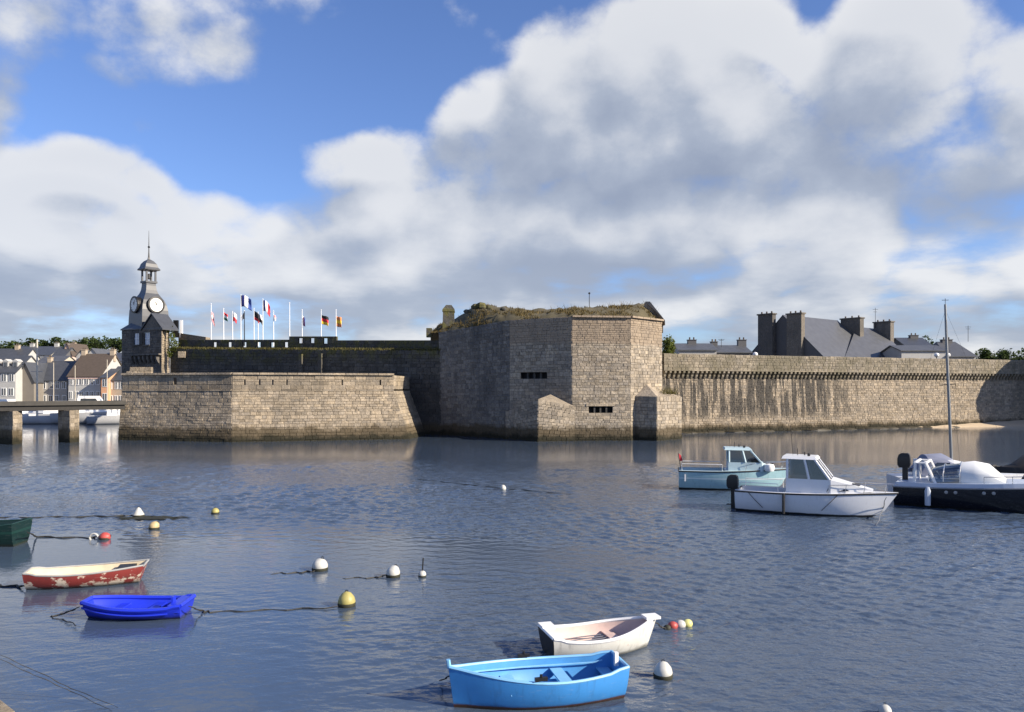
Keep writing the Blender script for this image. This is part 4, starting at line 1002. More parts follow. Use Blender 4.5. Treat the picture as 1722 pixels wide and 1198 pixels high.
def rowboat(th, L, Bm, H, mats, tr=.72, pw=2.2, rake=.25, sheer_b=.14, thwarts=(-.2, .18), draft=.12, blunt=0.0, tm=.42, rail_r=.028, wood=None, rnd=1.0):
    kf = lambda tt: -draft + .10 * max(0, tt - .7) / .3 * draft * 5
    sf = lambda tt: H + sheer_b * (tt - .35) ** 2 / .42 + (.03 if tt < .1 else 0)
    out = hull(L, Bm, kf, sf, tm, tr, pw, rake, .06, blunt=blunt, round_=rnd); inn = hull(L, Bm, kf, sf, tm, tr, pw, rake, .06, inset=.035, lift=.06, blunt=blunt, round_=rnd)
    mm = MB(); mm.loft(out, False); n = len(out[0])
    mm.add(out[0], [tuple(range(n))]); 
    if blunt > 0: mm.add(out[-1], [tuple(range(n))])
    h_ = mm.build('hull', mats[0], th, smooth=True)
    mm = MB(); mm.loft(inn, False); mm.add(inn[0], [tuple(range(n))])
    if blunt > 0: mm.add(inn[-1], [tuple(range(n))])
    mm.build('lining', mats[1], th, smooth=True)
    mm = MB(); rail(mm, [[(a + c) / 2 for a, c in zip(o_, i_)] for o_, i_ in zip(out, inn)], rail_r, .005, True)
    if blunt > 0: mm.tube([out[-1][0], out[-1][-1]], rail_r, 6)
    mm.build('gunwale', mats[2], th, smooth=True)
    mm = MB(); fl = [[Vector((r_[0].x, r_[0].y * .62, kf(i / 18) + .13)), Vector((r_[-1].x, r_[-1].y * .62, kf(i / 18) + .13))] for i, r_ in enumerate(inn) if 1 <= i <= 14]
    mm.loft(fl, False); mm.build('floor', mats[1], th)
    for x in thwarts:
        i = int((x + .5) * 18); r_ = inn[i]; mm = MB(); mm.box((r_[0].x, 0, H * .62), (.20, abs(r_[0].y) * 1.9, .025)); mm.build('thwart', mats[3], th)
    return out, inn
Ph = lambda a, b_: math.atan2(b_[1] - a[1], b_[0] - a[0])
# sky-blue rowing boat, bow to the left
M_SKYB = hull_paint('sky_blue_paint', (.045, .24, .60), (.13, .03, .022), .055, rough=.45); M_SKYI = plain('sky_blue_inside', (.06, .27, .62), .5, var=.2, scale=4); M_SKYR = plain('pale_blue_rail', (.20, .46, .74), .5, var=.15, scale=5)
bw, st_ = Vector((-.84, 12.18)), Vector((1.68, 12.78)); md = (bw + st_) / 2
th = boat('rowing_boat', 'sky-blue wooden rowing boat in the foreground with its bow to the left', md, Ph(st_, bw))
out, inn = rowboat(th, 2.72, 1.2, .44, (M_SKYB, M_SKYI, M_SKYR, M_SKYR), tr=.66, rake=.10, pw=2.0, thwarts=(-.40, -.16, .20), draft=.15, sheer_b=.19)
mm = MB(); mm.tube([out[-1][0] + Vector((-.02, 0, -.02)), out[-1][0] + Vector((.0, 0, .12))], .035, 7); mm.build('stem_post', M_SKYR, th)
mm = MB(); mm.box((out[0][0].x + .10, .05, .56), (.06, .07, .22)); mm.build('sculling_notch', M_WHITE, th)
mm = MB(); mm.box((-.30, 0, .12), (.5, .7, .10)); mm.build('engine_board', M_SKYI, th)
for s_ in (1, -1): mm = MB(); mm.tube([(.1, s_ * .545, .50), (.1, s_ * .545, .60)], .022, 6); mm.box((.1, s_ * .55, .53), (.2, .06, .05)); mm.build('rowlock', M_IRON, th)
mm = MB(); rr = [r_[:] for r_ in inn]
for s_ in (0, -1): mm.tube([r_[s_].lerp(r_[7], .16) for r_ in inn[1:17]], .014, 5); 
mm.build('stringer', M_SKYR, th)
# white and pink dinghy, transom to the left
M_PINKO = hull_paint('chalky_white_paint', (.62, .62, .58), None, rough=.5, dirt=.4); M_PINKI = plain('pink_inside', (.62, .47, .43), .6, var=.2, scale=4)
stp, bwp = Vector((.76, 14.56)), Vector((2.55, 15.06)); md = (stp + bwp) / 2
th = boat('dinghy', 'white dinghy with a pale pink inside behind the sky-blue rowing boat', md, Ph(stp, bwp))
out, inn = rowboat(th, 2.0, 1.12, .34, (M_PINKO, M_PINKI, M_WHITE, M_PINKI), tr=.82, rake=.22, pw=2.6, thwarts=(.22,), draft=.10, rail_r=.035, sheer_b=.2)
mm = MB(); mm.add([p_ + Vector((-.012, 0, 0)) for p_ in out[0]], [tuple(range(15))]); mm.build('shaded_transom', M_RUBBER, th)  # black sheet over the transom, standing in for its shade
mm = MB()
for k in range(7): y = -.42 + .14 * k; mm.tube([(-.75 + .02 * k, y, .12), (-.2, y * .9, .16), (.35, y * .7, .2)], .012, 4)
mm.build('floor_grid', M_ZINC, th)
mm = MB(); mm.box((out[-1][0].x - .12, 0, out[-1][0].z + .02), (.3, .26, .05)); mm.build('bow_cap', M_WHITE, th)
mm = MB(); mm.box((out[0][0].x + .12, .32, .45), (.26, .3, .07)); mm.build('corner_seat', M_WHITE, th)
# red peeling pram
M_REDO = hull_paint('peeling_red_paint', (.20, .024, .02), None, peel=(.55, .47, .38), rough=.7); M_CREAM = plain('cream_inside', (.66, .56, .40), .7, var=.2, scale=4); M_GRAYR = plain('grey_rail', (.34, .34, .33), .6, var=.2, scale=6)
a, b_ = G(38, 974, .25), G(238, 962, .25); md = ((a + b_) / 2).xy
th = boat('pram_dinghy', 'old red dinghy with peeling paint and a cream inside', (md.x, md.y + .1), Ph(a, b_))
rowboat(th, (b_ - a).length * .93, 1.15, .36, (M_REDO, M_CREAM, M_GRAYR, M_GRAYR), tr=.62, rake=.16, pw=2.4, thwarts=(.34,), draft=.08, blunt=.62, sheer_b=.10)
mm = MB(); mm.box((.95, .1, .30), (.4, .5, .18)); mm.build('dark_box', M_RUBBER, th)
# bright blue plastic tub
M_TUB = hull_paint('ultramarine_plastic', (.012, .03, .50), None, rough=.32, dirt=.1); M_TUBI = plain('ultramarine_inside', (.015, .035, .55), .35, var=.08)
a, b_ = G(136, 1024, .2), G(318, 1022, .2); md = ((a + b_) / 2).xy
th = boat('plastic_tender', 'bright ultramarine plastic tender moored beside the red dinghy', (md.x, md.y + .15), Ph(b_, a))
out, inn = rowboat(th, (b_ - a).length * .87, 1.10, .24, (M_TUB, M_TUBI, M_TUBI, M_TUBI), tr=.80, rake=.10, pw=2.8, thwarts=(-.12, .25), draft=.07, blunt=.42, sheer_b=.10, rail_r=.05, rnd=1.25)
mm = MB(); mm.box((-.92, 0, .24), (.24, .86, .16)); mm.box((-.80, .1, .36), (.05, .16, .16)); mm.build('stern_bench', M_TUBI, th)
mm = MB(); rail(mm, [[q * 1.0 + Vector((0, 0, -.10)) for q in r_] for r_ in out[2:]], .022, 0, False); mm.build('rubbing_strake', M_TUBI, th)
# green boat at the left edge
M_GRN = hull_paint('dark_green_paint', (.004, .020, .018), None, stripe=(.42, .50, (.008, .036, .03)), rough=.4)
q_ = G(46, 921)
th = boat('green_boat', 'square stern of a dark green boat at the left edge', (q_.x - 2.05, q_.y + .42), R(184))
out, inn = rowboat(th, 3.0, 1.3, .66, (M_GRN, M_GRN, plain('green_rail', (.006, .03, .026), .5), M_GRN), tr=.94, rake=.2, pw=2.4, thwarts=(.1,), draft=.12, rnd=1.6)

# cabin motor boats ------------------------------------------------------------
def quad(mb, pts): mb.poly([Vector(p_) for p_ in pts])
def outboard(th, x, z=.85, s_=1.0):
    mm = MB(); mm.loft([[Vector((x - .05 * s_ + dx * s_ * k, dy * s_ * k, z + zz * s_)) for dx, dy in ((-.30, -.14), (.16, -.16), (.16, .16), (-.30, .14))] for k, zz in ((.8, -.18), (1, -.05), (1, .18), (.85, .34), (.5, .40))], True, True, True)
    ob = mm.build('outboard_motor', M_RUBBER, th, smooth=True)
    mm = MB(); mm.box((x - .08 * s_, 0, z - .62 * s_), (.2 * s_, .12 * s_, 1.0 * s_)); mm.box((x - .18 * s_, 0, z - .85 * s_), (.36 * s_, .22 * s_, .03)); mm.build('motor_leg', M_RUBBER, ob)
    return ob
def motorboat(th, L, Bm, sh, paint, deckm, cab, detail=True, bot=.16, cuddy=.5):
    """cab = (x_back, x_front_base, x_front_top, z_roof, half width base, half width roof), x along the boat from stern"""
    kf = lambda tt: -.30 + .55 * max(0, (tt - .72) / .28) ** 2; sf = lambda tt: sh + .22 * max(0, tt - .25) ** 1.6
    out = hull(L, Bm, kf, sf, .40, .90, 2.4, L * .09, .0, ns=20, round_=1.15)
    mm = MB(); mm.loft(out, False); mm.add(out[0], [tuple(range(15))]); h_ = mm.build('hull', paint, th, smooth=True)
    xb, xf, xt, zr, wb, wt = cab; X = lambda f: -L / 2 + L * f
    mm = MB()                                # side decks and foredeck with a hollow cockpit aft
    for i in range(20):
        a, b_ = out[i], out[i + 1]
        for s_ in (0, -1):
            ia, ib = (Vector((a[s_].x, a[s_].y * .80, a[s_].z + .02)), Vector((b_[s_].x, b_[s_].y * .80, b_[s_].z + .02)))
            quad(mm, [a[s_], b_[s_], ib, ia])
            if i / 20 < xb: quad(mm, [ia, ib, ib - Vector((0, 0, .5)), ia - Vector((0, 0, .5))])
        if i / 20 >= xb - .05: quad(mm, [(a[0].x, a[0].y * .8, a[0].z + .02), (b_[0].x, b_[0].y * .8, b_[0].z + .02), (b_[-1].x, b_[-1].y * .8, b_[-1].z + .02), (a[-1].x, a[-1].y * .8, a[-1].z + .02)])
    i0 = int(20 * xb); quad(mm, [(out[0][0].x + .05, out[0][0].y * .8, sh - .48), (out[i0][0].x, out[i0][0].y * .8, sh - .48), (out[i0][0].x, -out[i0][0].y * .8, sh - .48), (out[0][0].x + .05, -out[0][0].y * .8, sh - .48)])
    mm.build('deck', deckm, th)
    mm = MB(); rail(mm, out, .035, -.02); mm.build('rub_rail', M_RUBBER if detail else M_ZINC, th)
    z0 = sh + .02; zw = z0 + (zr - z0) * .42
    xB, xF, xT = X(xb), X(xf), X(xt)
    wm_ = wb + (wt - wb) * .42; fx = lambda z: xF + (xT - xF) * max(0, (z - zw)) / (zr - zw)
    mm = MB()                                # coaming below the windows, running forward as a cuddy
    nose = X(min(.93, xf + cuddy * .62)); nb = wb * .42
    lo = [(xB, -wb, z0), (xF + .0, -wb, z0), (nose, -nb, z0 + .14), (nose, nb, z0 + .14), (xF, wb, z0), (xB, wb, z0)]
    hi = [(xB, -wm_, zw), (xF, -wm_, zw), (nose, -nb * .8, z0 + .2), (nose, nb * .8, z0 + .2), (xF, wm_, zw), (xB, wm_, zw)]
    mm.add([Vector(p_) for p_ in lo + hi], [(0, 1, 7, 6), (1, 2, 8, 7), (2, 3, 9, 8), (3, 4, 10, 9), (4, 5, 11, 10), (7, 8, 9, 10)])
    mm.add([Vector(p_) for p_ in (lo[0], lo[5], hi[5], hi[0])], [(0, 1, 2, 3)])
    cb = mm.build('cabin', deckm, th)
    mm = MB(); r_ = .05                      # pillars
    for s_ in (-1, 1):
        for a, b_ in (((xB + .04, s_ * wm_, zw), (xB + .04, s_ * wt, zr)), ((xF - .04, s_ * wm_, zw), (xT - .05, s_ * wt, zr)), ((xB + (xF - xB) * .52, s_ * wm_, zw), (xB + (xT - xB) * .62, s_ * wt, zr))): mm = MB(); mm.tube([a, b_], r_, 5); mm.build('pillar', deckm, cb)
    mm = MB(); mm.tube([(xF - .02, 0, zw + .01), (xT - .03, 0, zr)], .03, 5); mm.build('mullion', deckm, cb)
    for s_ in (-1, 1):
        mm = MB(); quad(mm, [(xB + .04, s_ * (wm_ - .01), zw), (xF - .04, s_ * (wm_ - .01), zw), (xT - .05, s_ * (wt - .01), zr), (xB + .04, s_ * (wt - .01), zr)]); mm.build('side_window', M_GLASS, cb)
    mm = MB(); quad(mm, [(xF - .02, -wm_, zw), (xF - .02, wm_, zw), (xT - .03, wt, zr), (xT - .03, -wt, zr)]); mm.build('windscreen', M_GLASS, cb)
    mm = MB(); mm.hexa([(xB - .18, -wt - .06, zr), (xT + .06, -wt - .04, zr - .01), (xT + .06, wt + .04, zr - .01), (xB - .18, wt + .06, zr)], [(xB - .14, -wt + .05, zr + .10), (xT - .02, -wt + .06, zr + .09), (xT - .02, wt - .06, zr + .09), (xB - .14, wt - .05, zr + .10)]); mm.build('cabin_roof', deckm, cb)
    if detail:
        for s_ in (-1, 1):
            mm = MB(); xa, xc = xF - .15, xF + (nose - xF) * .45
            za, zc = z0 + .10, z0 + .16
            ya = wb - (wb - wm_) * .3 + .012; yc = wb + (nb - wb) * .45 + .02
            quad(mm, [(xa, s_ * ya, za), (xc, s_ * yc, za + .06), (xc - .1, s_ * (yc - .02), zc + .06), (xa + .05, s_ * (ya - .01), zc + .08)]); mm.build('cuddy_window', M_DGLASS, cb)
        mm = MB(); mm.box((xF + (nose - xF) * .55, 0, z0 + .36), (.42, .42, .05), Matrix.Rotation(-.0, 3, 'Y')); mm.build('hatch', M_DGLASS, cb)
        mm = MB(); tops = [r2[0].lerp(r2[-1], .06) + Vector((0, 0, .34)) for r2 in out[13:]]; tops2 = [r2[-1].lerp(r2[0], .06) + Vector((0, 0, .34)) for r2 in out[13:]]
        mm.tube(tops, .014, 5); mm.tube(tops2, .014, 5)
        for r2, tp_ in list(zip(out[13:], tops))[::2] + list(zip(out[13:], tops2))[::2]: mm.tube([Vector((tp_.x - .05, tp_.y, tp_.z - .34)), tp_], .012, 5)
        mm.build('bow_rail', M_STEEL, th)
        mm = MB(); a = X(.03)
        for s_ in (-1, 1):
            mm = MB(); mm.tube([(a, s_ * Bm * .38, sh), (a, s_ * Bm * .38, sh + .34), (X(xb) - .3, s_ * Bm * .40, sh + .34), (X(xb) - .3, s_ * Bm * .40, sh)], .016, 5); mm.build('cockpit_rail', M_WHITE, th)
        mm = MB(); mm.tube([(xB + .15, .3, zr + .1), (xB + .05, .3, zr + 1.3)], .010, 5); mm.tube([(xB + .35, .1, zr + .1), (xB + .35, .1, zr + .36)], .015, 5); mm.lathe([(.05, 0), (.06, .08), (.02, .12)], 8, (xB + .8, -.15, zr + .09)); mm.tube([(xT - .5, .3, zr + .08), (xT - .5, .3, zr + .22)], .03, 6); mm.build('roof_fittings', M_IRON, cb)
    return out
# white cabin boat
M_WB = hull_paint('white_gelcoat', (.66, .69, .74), (.02, .022, .03), .10, rough=.25, dirt=.12); M_WD = plain('white_deck', (.70, .72, .75), .35, var=.06, coat=.2)
sA, bA = G(1232, 860), G(1468, 876); hd = Ph(sA, bA); md = (sA + bA) / 2; nrm = Vector((-math.sin(hd), math.cos(hd)))
th = boat('cabin_boat', 'white cabin motor boat with a black outboard, nearest of the moored motor boats', (md.x + .25 + nrm.x * .8, md.y + nrm.y * .8), hd, 'motor boat')
LB = (bA - sA).length + .3
out = motorboat(th, LB, 2.05, .86, M_WB, M_WD, (.36, .66, .56, 2.22, .78, .66))
outboard(th, -LB / 2 - .12, 1.0)
ro = [q for q in out[7]]
mm = MB(); q_ = out[7][0]; mm.tube([q_ + Vector((0, -.05, .0)), q_ + Vector((0, -.09, -.28)), q_ + Vector((0, -.08, -.80))], .055, 8); mm.build('fender', M_RUBBER, th)
for i0, i1, k in ((2, 4, 5), (14, 12, 5)):
    mm = MB(); a, b_ = out[i0][0] + Vector((0, -.02, -.04)), out[i1][k - 2] + Vector((0, -.03, 0)); mm.tube([a, (a + b_) / 2 + Vector((0, -.05, 0)), b_], .011, 4); mm.build('hanging_line', M_ROPE, th)
# pale teal boat behind it
M_TB = hull_paint('pale_teal_paint', (.30, .48, .54), (.015, .018, .022), .10, stripe=(.56, .62, (.52, .64, .68)), rough=.35); M_TD = plain('teal_deck', (.42, .55, .60), .4, var=.08)
sA, bA = G(1142, 824), G(1300, 828); hd = Ph(sA, bA); md = (sA + bA) / 2; nrm = Vector((-math.sin(hd), math.cos(hd))); LA = (bA - sA).length + .5
th = boat('teal_cabin_boat', 'pale teal fishing boat with a small wheelhouse behind the white cabin boat', (md.x + .25 + nrm.x * .8, md.y + nrm.y * .8), hd, 'motor boat')
motorboat(th, LA, 2.0, .95, M_TB, M_TD, (.48, .80, .70, 2.0, .72, .62))
mm = MB(); mm.lathe([(.02, -.2), (.22, -.16), (.27, 0), (.22, .16), (.02, .2)], 10, (LA * .37, -.6, 1.16)); mm.build('fender', M_WHITE, th, smooth=True)
mm = MB(); mm.tube([(-LA / 2 + .1, .3, .95), (-LA / 2 - .02, .3, 1.75)], .02, 5); fs = mm.build('flagstaff', M_IRON, th)
mm = MB(); mm.add([Vector((-LA / 2 - .02 + dx, .3 + dy, zz)) for dx, dy, zz in ((0, 0, 1.74), (.14, .03, 1.60), (.22, -.02, 1.34), (.08, .03, 1.32), (.02, 0, 1.46))], [(0, 1, 2, 3, 4)]); o = mm.build('flag', FC['red'], fs)
mm = MB(); mm.box((-LA / 2 + .3, -.98, .62), (.07, .03, .34)); mm.build('white_mark', M_WHITE, th)
# black-hulled boat on the right
M_KB = hull_paint('black_gelcoat', (.010, .011, .016), None, rough=.16, dirt=.1); M_KD = plain('grey_blue_deck', (.44, .50, .60), .4, var=.08); M_CANV = plain('white_canvas', (.72, .74, .74), .7, var=.05)
M_VINYL = glass_mat('clear_vinyl', (.30, .35, .42), .10)
sA, bA = G(1502, 850), Vector((22.0, 29.6, 0)); hd = Ph(sA, bA); md = (sA + bA) / 2; nrm = Vector((-math.sin(hd), math.cos(hd))); LK = (bA - sA).length
th = boat('black_motor_boat', 'black-hulled motor boat with a white canvas hood at the right edge', (md.x + nrm.x * 1.1, md.y + nrm.y * 1.1), hd, 'motor boat')
kf = lambda tt: -.35 + .6 * max(0, (tt - .72) / .28) ** 2; sf = lambda tt: .82 + .36 * tt ** 1.4
out = hull(LK, 2.5, kf, sf, .40, .92, 2.4, .7, 0, ns=20, round_=1.15)
mm = MB(); mm.loft(out, False); mm.add(out[0], [tuple(range(15))]); mm.build('hull', M_KB, th, smooth=True)
mm = MB(); hi_ = [[q + Vector((0, 0, .0)) for q in (r_[0], r_[0] * .97 + Vector((0, 0, .22)), r_[-1] * .97 + Vector((0, 0, .22)), r_[-1])] for r_ in out]; mm.loft(hi_, False, True); mm.build('deck', M_KD, th)
mm = MB(); rail(mm, out, .04, 0); mm.build('rub_rail', M_ZINC, th)
X = lambda f: -LK / 2 + LK * f
def hoop(x, w, h_, z0=1.12): return [Vector((x, -w * math.cos(a), z0 + h_ * math.sin(a) ** .62)) for a in [math.pi * k / 12 for k in range(13)]]
mm = MB(); mm.loft([hoop(X(.37), .95, .78), hoop(X(.44), .96, .86), hoop(X(.52), .9, .76), hoop(X(.61), .8, .16)], False); mm.build('canvas_hood', M_CANV, th, smooth=True)
mm = MB(); mm.loft([hoop(X(.20), .9, .50, 1.1), hoop(X(.28), .96, .66, 1.1), hoop(X(.37), .96, .77, 1.1)], False); mm.build('vinyl_cover', M_VINYL, th, smooth=True)
mm = MB()
for x, h_ in ((.20, .52), (.28, .68), (.37, .80)): mm.tube(hoop(X(x), .97, h_), .022, 5)
mm.build('hood_frame', M_STEEL, th)
mm = MB(); xa = X(.12)                       # white arch by the stern
for y in (-.95, .95): mm.tube([(xa, y, 1.0), (xa + .02, y * .96, 1.86), (xa + .42, y * .96, 1.86), (xa + .78, y, 1.04)], .07, 6)
for x in (xa + .02, xa + .42): mm.tube([(x, -.91, 1.86), (x, .91, 1.86)], .06, 6)
mm.build('stern_arch', M_WHITE, th)
outboard(th, -LK / 2 + .42, 1.75, 1.1)
mm = MB(); mm.tube([out[4][0] + Vector((0, -.12, .05)), out[4][0] + Vector((0, -.12, -.12)), out[4][0] + Vector((0, -.10, -.72))], [.06, .12, .11], 8); mm.build('fender', M_KD, th, smooth=True)
mm = MB(); tops = [r_[0] * .95 + Vector((0, 0, .52)) for r_ in out[10:]]; mm.tube(tops, .016, 5)
for i, r_ in enumerate(out[10:]):
    if i % 3 == 0: mm.tube([r_[0] * .95 + Vector((0, 0, .2)), r_[0] * .95 + Vector((0, 0, .52))], .014, 5)
mm.build('guard_rail', M_STEEL, th)
for i in (6, 7, 10, 11): mm = MB(); q_ = out[i][1]; mm.lathe([(.07, -.02), (.07, .03), (.04, .035)], 10, q_ + Vector((0, -.0, .02)), Matrix.Rotation(R(90), 3, 'X')); mm.build('porthole', M_ZINC, th)
# sailing boat behind the black one
qa = P(1594, 790, 36.5); th = boat('sailing_boat', 'grey sailing boat with a tall bare mast behind the black motor boat', (qa.x + .2, qa.y), R(-6), 'sailing boat')
kf = lambda tt: -.3 + .5 * max(0, (tt - .7) / .3) ** 2; sf = lambda tt: .9 + .15 * tt
M_SBH = hull_paint('grey_white_gelcoat', (.55, .57, .60), None, rough=.3)
out = hull(5.4, 2.0, kf, sf, .42, .75, 2.2, .5, 0); mm = MB(); mm.loft(out, False); mm.add(out[0], [tuple(range(15))]); mm.build('hull', M_SBH, th, smooth=True)
mm = MB()
for a, b_ in zip(out, out[1:]): quad(mm, [a[0], b_[0], b_[-1], a[-1]])
mm.build('deck', M_WD, th)
mm = MB(); mm.loft([[Vector((x, -w, .92)), Vector((x, -w * .8, z)), Vector((x, w * .8, z)), Vector((x, w, .92))] for x, w, z in ((-1.5, .8, 1.66), (-.2, .78, 1.72), (.9, .6, 1.5), (1.6, .4, 1.0))], True, True, True); cbn = mm.build('cabin', M_WD, th)
M_TARP = plain('slate_blue_canvas', (.17, .19, .27), .8, var=.15)
mm = MB(); mm.loft([hoop(x, .8, h_, 1.0) for x, h_ in ((-1.7, .25), (-1.3, .92), (-.5, .98), (-.1, .75))], False); dg = mm.build('spray_hood', M_TARP, th, smooth=True)
for s_ in (-1, 1): mm = MB(); quad(mm, [(-1.1, s_ * .80, 1.36), (-.35, s_ * .80, 1.38), (-.42, s_ * .74, 1.60), (-1.0, s_ * .74, 1.60)]); mm.build('hood_window', M_DGLASS, dg)
mz = zat(512, 36.5); lx = xat(1583, 36.5) - xat(1594, 36.5)
mm = MB(); mm.tube([(0, 0, .9), (lx * .35, 0, 3.6), (lx * .7, 0, 6.3), (lx, 0, mz)], [.075, .07, .065, .055], 8); ma = mm.build('mast', plain('dark_alloy', (.20, .21, .22), .4, .5), th)
mm = MB(); mm.tube([(lx, 0, mz), (lx, 0, mz + .28)], .012, 4); mm.tube([(lx - .15, 0, mz + .2), (lx + .15, 0, mz + .2)], .012, 4); mm.tube([(lx * .6 - .35, 0, 5.2), (lx * .6 + .35, 0, 5.25)], .02, 4); mm.build('mast_fittings', M_IRON, ma)
mm = MB()
for x, y in ((2.9, 0), (-2.6, 0), (.0, .9), (.0, -.9)): mm.tube([(x, y, 1.0), (lx * .97, 0, mz * .97)], .004, 4)
mm.build('stay', M_IRON, ma)
# dark boat at the right edge
M_DB = hull_paint('dark_hull', (.02, .02, .025), None, rough=.4); M_DT = plain('black_cover', (.014, .014, .017), .8)
q_ = G(1735, 809); th = boat('covered_boat', 'dark boat under a black cover at the far right edge', (q_.x + .6, q_.y + .8), R(176), 'motor boat')
out = hull(3.8, 1.6, lambda tt: -.2 + .3 * max(0, (tt - .7) / .3) ** 2, lambda tt: .55 + .16 * tt, .42, .85, 2.3, .3, 0)
mm = MB(); mm.loft(out, False); mm.add(out[0], [tuple(range(15))]); mm.build('hull', M_DB, th, smooth=True)
mm = MB(); mm.loft([hoop(x, w, h_, .58) for x, w, h_ in ((-1.6, .7, .3), (-.8, .78, .85), (.3, .75, .78), (1.0, .6, .25), (1.7, .2, .1))], False); mm.build('cover', M_DT, th, smooth=True)
outboard(th, 2.15, .55, .6)

# boats of the marina beyond the bridge
M_MW = hull_paint('marina_white', (.46, .47, .49), None, rough=.35); M_MBL = hull_paint('marina_blue', (.03, .10, .38), None, rough=.35); M_MDK = hull_paint('marina_dark', (.03, .035, .05), None, rough=.35)
def small_boat(px, D, L, label, paint=M_MW, kind='cabin', rz=0.0, mast=0.0):
    L *= .86
    th = boat('moored_boat', label, (xat(px, D), D), rz, 'motor boat' if not mast else 'sailing boat', 'boats moored beyond the bridge')
    out = hull(L, L * .34, lambda tt: -.2 + .4 * max(0, (tt - .7) / .3) ** 2, lambda tt: L * .15 + .2 * tt, .42, .85, 2.3, L * .08, 0, ns=10, nj=4)
    mm = MB(); mm.loft(out, False); mm.add(out[0], [tuple(range(9))]); mm.build('hull', paint, th, smooth=True)
    mm = MB()
    for a, b_ in zip(out, out[1:]): quad(mm, [a[0] - Vector((0, 0, .05)), b_[0] - Vector((0, 0, .05)), b_[-1] - Vector((0, 0, .05)), a[-1] - Vector((0, 0, .05))])
    mm.build('deck', M_WD, th)
    if kind == 'cabin':
        z0 = L * .15; h_ = .24 * L; w = L * .12
        mm = MB(); mm.hexa([(-L * .18, -w, z0), (L * .24, -w * .8, z0), (L * .24, w * .8, z0), (-L * .18, w, z0)], [(-L * .16, -w * .8, z0 + h_), (L * .08, -w * .7, z0 + h_), (L * .08, w * .7, z0 + h_), (-L * .16, w * .8, z0 + h_)]); cb = mm.build('cabin', M_WHITE, th)
        for s_ in (-1, 1): mm = MB(); quad(mm, [(-L * .13, s_ * (w * .9 + .02), z0 + h_ * .5), (L * .12, s_ * (w * .78 + .03), z0 + h_ * .5), (L * .07, s_ * (w * .75), z0 + h_ * .85), (-L * .12, s_ * (w * .84), z0 + h_ * .85)]); mm.build('window', M_DGLASS, cb)
    if mast:
        mm = MB(); mk = .15 if px == 60 else .07; mm.tube([(.2, 0, L * .15), (.2, 0, mast)], [mk, mk * .7], 7); ma = mm.build('mast', plain('pale_mast', (.52, .47, .38), .5), th)
        mm = MB(); mm.tube([(.2, 0, 1.9), (-L * .38, 0, 1.9)], .09, 6); mm.build('boom', M_TARP, ma)
        mm = MB(); mm.tube([(-.6, 0, mast * .62), (1.0, 0, mast * .62)], .03, 5); mm.build('spreader', M_ZINC, ma)
rowsb = [(60, 112, 8.0, 'pale sailing boat with one tall thick mast beyond the bridge', M_MW, 'none', .1, 12.2)]
lab = ['white cabin boat leftmost in the marina row beyond the bridge', 'white cabin boat second in the marina row, right of the tall mast', 'white cabin boat third in the marina row beyond the bridge', 'blue-hulled boat in the middle of the marina row', 'white cabin boat below the brown roof, left one', 'large white cabin boat below the brown roof, middle one', 'tall white cabin boat standing out below the peach house', 'white cabin boat right of the tall white one', 'white cabin boat below the tan house', 'white cabin boat nearest the outwork in the marina row', 'dark-hulled boat between white boats in the marina row', 'white boat at the left edge above the bridge deck']
for k, (px, D, L) in enumerate(((40, 126, 9.0), (76, 125, 8.6), (92, 122, 8.8), (106, 128, 9.2), (122, 124, 9.4), (137, 118, 9.8), (155, 114, 12.0), (172, 120, 9.4), (185, 117, 9.0), (198, 112, 9.2), (147, 127, 9.0), (4, 116, 10.5))):
    rowsb.append((px, D, L, lab[k], M_MBL if k == 3 else M_MDK if k == 10 else M_MW, 'cabin', random.choice((.25, 3.0, .5, 2.6)), 0))
rowsb += [(88, 130, 8.5, 'white sailing boat with a thin mast right of the thick mast beyond the bridge', M_MW, 'cabin', .2, 9.5), (128, 130, 8.5, 'white sailing boat with a thin mast below the brown roof', M_MW, 'cabin', 2.9, 9.0), (178, 130, 9.0, 'white sailing boat with a thin mast below the tan house', M_MW, 'cabin', .3, 10.0)]
for a in rowsb: small_boat(*a)
small_boat(66, 117, 5.6, 'low blue boat seen under the bridge between its piers', M_MBL, 'none', .05)
small_boat(160, 119, 4.8, 'dark low boat seen under the bridge near the outwork', M_MDK, 'none', 3.0)
small_boat(190, 117, 5.2, 'white low boat under the bridge beside the outwork', M_MW, 'none', .1)

